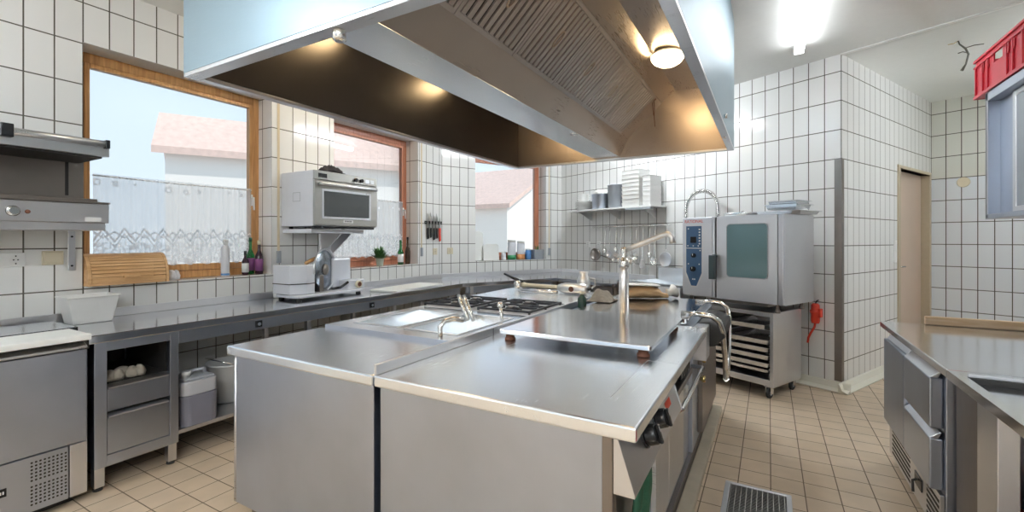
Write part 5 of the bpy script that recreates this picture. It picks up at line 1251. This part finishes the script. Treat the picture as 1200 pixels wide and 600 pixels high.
for k in range(6): mb.box(.6535, .6548, 3.15, 3.55, .085+.026*k, .097+.026*k)
mb.build('vent_slots', 'dark_void', gp)
mb = MB()
for k in range(6): mb.box(.6535, .6548, 2.68, 2.86, .085+.026*k, .097+.026*k)
mb.build('vent_slots', 'dark_void', gp)
mb = MB(); mb.box(.650, .6548, 2.93, 3.05, .14, .20); mb.mi = 1; mb.tube([(.648, 2.99, .18), (.630, 2.99, .17), (.628, 2.97, .12)], .006, 6); mb.build('thermostat', ['black_p', 'rubber'], gp)
mb = MB(); mb.box(.70, 1.58, 2.70, 3.60, 0, .06); mb.build('plinth', 'steel_dark', rc)
for y in (2.655, 2.645):
    pass
r2 = thing('work_counter', 'steel counter with a sunken top and dark open bay, right foreground', 'counter', (1.1, 1.4, 0))
mb = MB(); ya, yb = .2, 2.430
for q in ((rx, rx+.035, ya, yb), (rx+.035, XR-.004, 2.345, yb), (XR-.07, XR-.004, ya, 2.345)): mb.box(*q, .828, ZT)
mb.box(rx+.035, XR-.07, ya, 2.345, .828, .838)
bmesh.ops.remove_doubles(mb.bm, verts=mb.bm.verts, dist=1e-5); mb.build('worktop', 'steel_gloss', r2)
mb = MB(); mb.tube([(rx+.04, 2.349, ZT+.004), (XR-.07, 2.349, ZT+.004)], .0065, 8); mb.build('rolled_edge', 'white_enamel', r2)
mb = MB(); mb.box(rx+.036, XR-.071, 2.336, 2.3445, .8385, .8595); mb.build('edge_shade', 'rubber', r2)  # dark strip added as the shadow under the overhanging rim
mb = MB(); mb.box(.70, .715, 2.235, 2.64, .05, .827); mb.build('dark_panel', 'steel_dark', r2, .002)
for y in (2.06, .9):
    mb = MB(); mb.box(.645, .70, y, y+.165, 0, .827); mb.build('leg', 'steel', r2, .003)
mb = MB(); mb.box(1.45, 1.50, .3, 2.63, 0, .827); mb.build('back_sheet', 'steel_dark', r2)
mb = MB(); mb.box(.72, 1.449, .3, 2.63, .11, .14); mb.build('low_shelf', 'steel_dark', r2)
def crate(name, label, X, lx, ly, hh):
    """open plastic crate: base, ribbed walls, rim, hand holes in the short and long sides"""
    r = thing(name, label, 'crate', tuple(X @ V((0, 0, 0))))
    mb = MB(X); t = .006
    mb.box(-lx/2+.012, lx/2-.012, -ly/2+.012, ly/2-.012, .002, .010)
    zA, zB = hh*.60, hh*.82
    for s_ in (-1, 1):
        for (a, e), ax in (((lx/2-.012, ly), 'x'), ((ly/2-.012, lx), 'y')):
            hw = .055; half = e/2-.012
            for (u0, u1, z0_, z1_) in ((-half, half, .010, zA), (-half, -hw, zA, zB), (hw, half, zA, zB), (-half, half, zB, hh)):
                if ax == 'x': mb.box(s_*a-t/2, s_*a+t/2, u0, u1, z0_, z1_)
                else: mb.box(u0, u1, s_*a-t/2, s_*a+t/2, z0_, z1_)
    mb.build('crate_walls', 'red_p', r)
    mb = MB(X)
    for z0_, z1_ in ((hh-.012, hh+.002), (hh*.80, hh*.84), (0.0, .018)):
        for q in ((-lx/2, lx/2, -ly/2, -ly/2+.0085), (-lx/2, lx/2, ly/2-.0085, ly/2), (-lx/2, -lx/2+.0085, -ly/2+.0085, ly/2-.0085), (lx/2-.0085, lx/2, -ly/2+.0085, ly/2-.0085)): mb.box(*q, z0_, z1_)
    mb.build('rim_band', 'red_p', r, .001)
    mb = MB(X)
    for s_ in (-1, 1):
        for u in (-.46, -.30, -.19, .19, .30, .46):
            for (a, e, ax) in ((lx/2, ly, 'x'), (ly/2, lx, 'y')):
                c_ = u*e
                if ax == 'x': mb.box(min(s_*(a-.0086), s_*a), max(s_*(a-.0086), s_*a), c_-.004, c_+.004, .019, hh*.80-.001)
                else: mb.box(c_-.004, c_+.004, min(s_*(a-.0086), s_*a), max(s_*(a-.0086), s_*a), .019, hh*.80-.001)
    mb.build('rib', 'red_p', r)
    for s_ in (-1, 1):
        for u in (-.30, -.20, .20, .30):
            c_ = u*ly; mb = MB(X)
            mb.prism([(c_-.018, hh*.79), (c_+.018, hh*.79), (c_+.018, hh*.62), (c_+.010, hh*.55), (c_-.010, hh*.55), (c_-.018, hh*.62)], s_*(lx/2-.006)-.003, s_*(lx/2-.006)+.003, 'x'); mb.build('stacking_lug', 'red_lug', r)
crate('plastic_crate', 'red plastic crate on the low shelf under the right foreground counter', Matrix.Translation((1.02, 2.10, .141)), .42, .58, .24)
mb = MB(); mb.box(.83, 1.60, 3.655, 3.685, ZT+.001, ZT+.052); one(mb, 'wooden_batten', 'wood_l', 'light wooden batten standing along the far edge of the right-hand worktop', 'batten', bevel=.006)
# glazed wall cabinet with crate on top
wc = thing('wall_cabinet', 'stainless wall cabinet with sliding glass doors at the upper right', 'cabinet', (1.36, 3.0, 1.5))
cx0, cx1, cy0, cy1, cz0, cz1 = 1.10, XR-.004, 1.7, 3.672, 1.500, 2.232
mb = MB(); t = .018
mb.box(cx0, cx1, cy0, cy1, cz0, cz0+.028); mb.box(cx0, cx1, cy0, cy1, cz1-.05, cz1); mb.box(cx0, cx1, cy1-t, cy1, cz0+.028, cz1-.05); mb.box(cx0, cx1, cy0, cy0+t, cz0+.028, cz1-.05); mb.box(cx1-.012, cx1, cy0+t, cy1-t, cz0+.028, cz1-.05)
mb.build('carcass', 'steel_front', wc, .003)
mb = MB(); mb.box(cx0, cx0+.003, cy1-.030, cy1, cz0, cz1); mb.build('end_strip', 'white_enamel', wc)
for k, (a, e, x) in enumerate(((cy0+.03, 2.72, cx0+.022), (2.66, 3.46, cx0+.042))):
    mb = MB(); s_ = .035
    mb.box(x, x+.014, a, a+s_, cz0+.032, cz1-.054); mb.box(x, x+.014, e-s_, e, cz0+.032, cz1-.054); mb.box(x, x+.014, a+s_, e-s_, cz0+.032, cz0+.06); mb.box(x, x+.014, a+s_, e-s_, cz1-.082, cz1-.054)
    fd = mb.build('sliding_door', 'steel_bright', wc, .002)
    mb = MB(); mb.box(x+.005, x+.009, a+s_, e-s_, cz0+.06, cz1-.082); mb.build('glass', 'cab_glass', fd)
mb = MB(); mb.box(cx0+.06, cx1-.013, cy0+t, cy1-t, 1.86, 1.872); mb.build('inner_shelf', 'steel_dark', wc)
mb = MB(); mb.box(cx0+.058, cx0+.0595, 3.40, cy1-t-.001, cz0+.029, cz1-.051); mb.build('fixed_panel', 'steel_front', wc)
crate('plastic_crate', 'red plastic crate with hand holes on top of the glazed wall cabinet', Matrix.Translation((1.29, 3.50, 2.234)), .40, .64, .232)

# ------------------------------------------------------------------ floor drain
fd = thing('floor_drain', 'square grated floor drain in the aisle beside the island', 'drain', (-.055, 2.70, 0))
mb = MB(); a0, a1, b0, b1 = -.215, .105, 2.50, 2.865
for q in ((a0, a1, b1-.022, b1), (a0, a1, b0, b0+.022), (a0, a0+.026, b0+.022, b1-.022), (a1-.026, a1, b0+.022, b1-.022)): mb.box(*q, .001, .008)
mb.build('frame', 'steel', fd, .002)
mb = MB(); mb.box(a0+.026, a1-.026, b0+.022, b1-.022, .0005, .0015); mb.build('sump', 'dark_void', fd)
mb = MB()
for k in range(11):
    x = a0+.030+k*.0255; mb.box(x, x+.0032, b0+.0225, b1-.0225, .003, .0066)
for k in range(26):
    y = b0+.026+k*.0122; mb.box(a0+.0265, a1-.0265, y, y+.0024, .004, .0076)
mb.build('grating', 'steel_warm', fd)

# ------------------------------------------------------------------ ceiling lamps and loose wires
def tube_lamp(x, y0_, y1_, label, glow='tube'):
    t = thing('fluorescent_lamp', label, 'lamp', (x, (y0_+y1_)/2, CEIL-.09), 0, 'fluorescent ceiling lamps')
    mb = MB(); mb.box(x-.03, x+.03, y0_, y1_, CEIL-.035, CEIL-.001); mb.build('housing', 'white_p', t, .004)
    mb = MB(); mb.rbox(x-.036, x+.036, y0_+.02, y1_-.02, CEIL-.085, CEIL-.036, .012); mb.build('diffuser', glow, t, .010)
    for yy in (y0_, y1_-.0195):
        mb = MB(); mb.box(x-.038, x+.038, yy, yy+.019, CEIL-.088, CEIL-.0355); mb.build('end_cap', 'white_p', t, .004)
tube_lamp(.225, 3.15, 4.66, 'long white fluorescent ceiling lamp over the aisle, near the back wall', 'tube_dim')
tube_lamp(.9, -2.2, -.7, 'added unseen fill lamp over the front of the right-hand aisle')  # added behind the view to brighten the room
tube_lamp(2.35, 4.5, 6.0, 'added unseen fill lamp over the passage by the door', 'tube_mid')  # out of view, added to brighten the passage walls
tube_lamp(-2.95, 2.3, 3.8, 'fluorescent ceiling lamp over the window aisle', 'tube_w')
tube_lamp(-3.0, -1.9, -.4, 'added unseen fill lamp over the fridge')  # extra light added out of view on the left
tube_lamp(-.7, -2.3, -.8, 'added unseen fill lamp over the open floor in front of the hood')  # extra light behind the camera, added for brightness
tube_lamp(-1.6, 4.25, 5.75, 'added unseen fill lamp between the hood and the back wall')  # added where the hood hides it, to light the back wall
cw = thing('ceiling_wires', 'loose black wires hanging from the ceiling above the door passage', 'wires', (1.395, 5.23, 2.82))
mb = MB(); mb.tube([(1.40, 5.23, CEIL-.001), (1.41, 5.235, 3.04), (1.45, 5.245, 3.0), (1.47, 5.25, 2.95), (1.455, 5.255, 2.87), (1.43, 5.258, 2.82)], [.005, .006, .008, .008, .007, .012], 7); mb.build('main_cable', 'wire', cw)
mb = MB(); mb.tube([(1.45, 5.245, 3.005), (1.50, 5.24, 3.015), (1.56, 5.235, 3.012)], .004, 6); mb.build('wire_end', 'wire', cw)
mb = MB(); mb.tube([(1.40, 5.23, CEIL-.001), (1.37, 5.22, 3.05), (1.33, 5.21, 3.045)], .003, 6); mb.build('wire_end', 'brass', cw)
mb = MB(); mb.tube([(1.47, 5.25, 2.96), (1.43, 5.24, 2.975), (1.40, 5.235, 2.965)], .004, 6); mb.build('wire_end', 'wire', cw)

# ------------------------------------------------------------------ outside: yard and neighbouring houses
mb = MB(); mb.box(-40, -4.35, -25, 40, -.6, -.5); structure(mb, 'ground_outside', 'ground_o')
def house(x0, x1, y0_, y1_, eave, ridge, label, ridge_axis='y', turn=0.):
    r = thing('neighbour_house', label, 'house', ((x0+x1)/2, (y0_+y1_)/2, -.5), 0, 'houses across the yard')
    mb = MB(); mb.box(x0, x1, y0_, y1_, -.499, eave); wl = mb.build('house_wall', 'house', r)
    e = .3; xm = (x0+x1)/2; ym = (y0_+y1_)/2
    mb = MB()
    if ridge_axis == 'y':
        mb.prism([(x0-e, eave-.1), (xm, ridge), (x1+e, eave-.1), (x1+e, eave+.12), (xm, ridge+.25), (x0-e, eave+.12)], y0_-e, y1_+e, 'y')
        g2_ = MB(); g2_.prism([(x0, eave+.001), (x1, eave+.001), (xm, ridge-.15)], y0_, y1_, 'y')
    else:
        mb.prism([(y0_-e, eave-.1), (ym, ridge), (y1_+e, eave-.1), (y1_+e, eave+.12), (ym, ridge+.25), (y0_-e, eave+.12)], x0-e, x1+e, 'x')
        g2_ = MB(); g2_.prism([(y0_, eave+.001), (y1_, eave+.001), (ym, ridge-.15)], x0, x1, 'x')
    mb.build('roof', 'cotta', r); g2_.build('gable', 'house', r)
    r.rotation_euler = (0, 0, math.radians(turn))
house(-16.4, -14, 7.0, 15, 4.1, 5.3, 'pale house with red roof seen through the nearest window', 'y', -30)
house(-18, -11, 19, 29, 3.0, 5.4, 'pale house with red roof seen through the far windows', 'x')

# ------------------------------------------------------------------ light
w = bpy.data.worlds.new('sky'); sc.world = w; w.use_nodes = True; nt = w.node_tree
bg = nt.nodes['Background']
tc = N(nt, 'ShaderNodeTexCoord'); sp = N(nt, 'ShaderNodeSeparateXYZ'); nt.links.new(tc.outputs['Generated'], sp.inputs[0])
cr = N(nt, 'ShaderNodeValToRGB'); cr.color_ramp.elements[0].position = .45; cr.color_ramp.elements[0].color = (.78, .90, 1, 1); cr.color_ramp.elements[1].position = .85; cr.color_ramp.elements[1].color = (.60, .80, 1, 1)
mr_ = N(nt, 'ShaderNodeMapRange'); mr_.inputs['From Min'].default_value = -1
nt.links.new(sp.outputs[2], mr_.inputs['Value']); nt.links.new(mr_.outputs[0], cr.inputs[0]); nt.links.new(cr.outputs[0], bg.inputs[0]); bg.inputs[1].default_value = .60
su = bpy.data.lights.new('sun', 'SUN'); su.energy = 1.5; su.angle = math.radians(1); su.color = (1, .95, .88)
so = bpy.data.objects.new('sun', su); COL.objects.link(so); so.rotation_euler = V((-.6, -.28, -.75)).to_track_quat('-Z', 'Y').to_euler()

# ------------------------------------------------------------------ camera and colour
cam = bpy.data.cameras.new('camera'); cam.lens = 16; cam.sensor_width = 36; cam.shift_y = -19/1200; cam.clip_start = .02
co_ = bpy.data.objects.new('camera', cam); COL.objects.link(co_)
co_.location = (0, 0, 1.38); co_.rotation_euler = (PI/2, 0, math.radians(29.45)); sc.camera = co_
vs = sc.view_settings; vs.view_transform = 'Standard'; vs.look = 'None'; vs.gamma = 1; vs.use_curve_mapping = False; vs.exposure = 0.9
cy = sc.cycles; cy.use_denoising = True; cy.max_bounces = 14; cy.diffuse_bounces = 9; cy.glossy_bounces = 6; cy.transparent_max_bounces = 12; cy.transmission_bounces = 6
cy.sample_clamp_indirect = 6; cy.caustics_reflective = False; cy.caustics_refractive = False
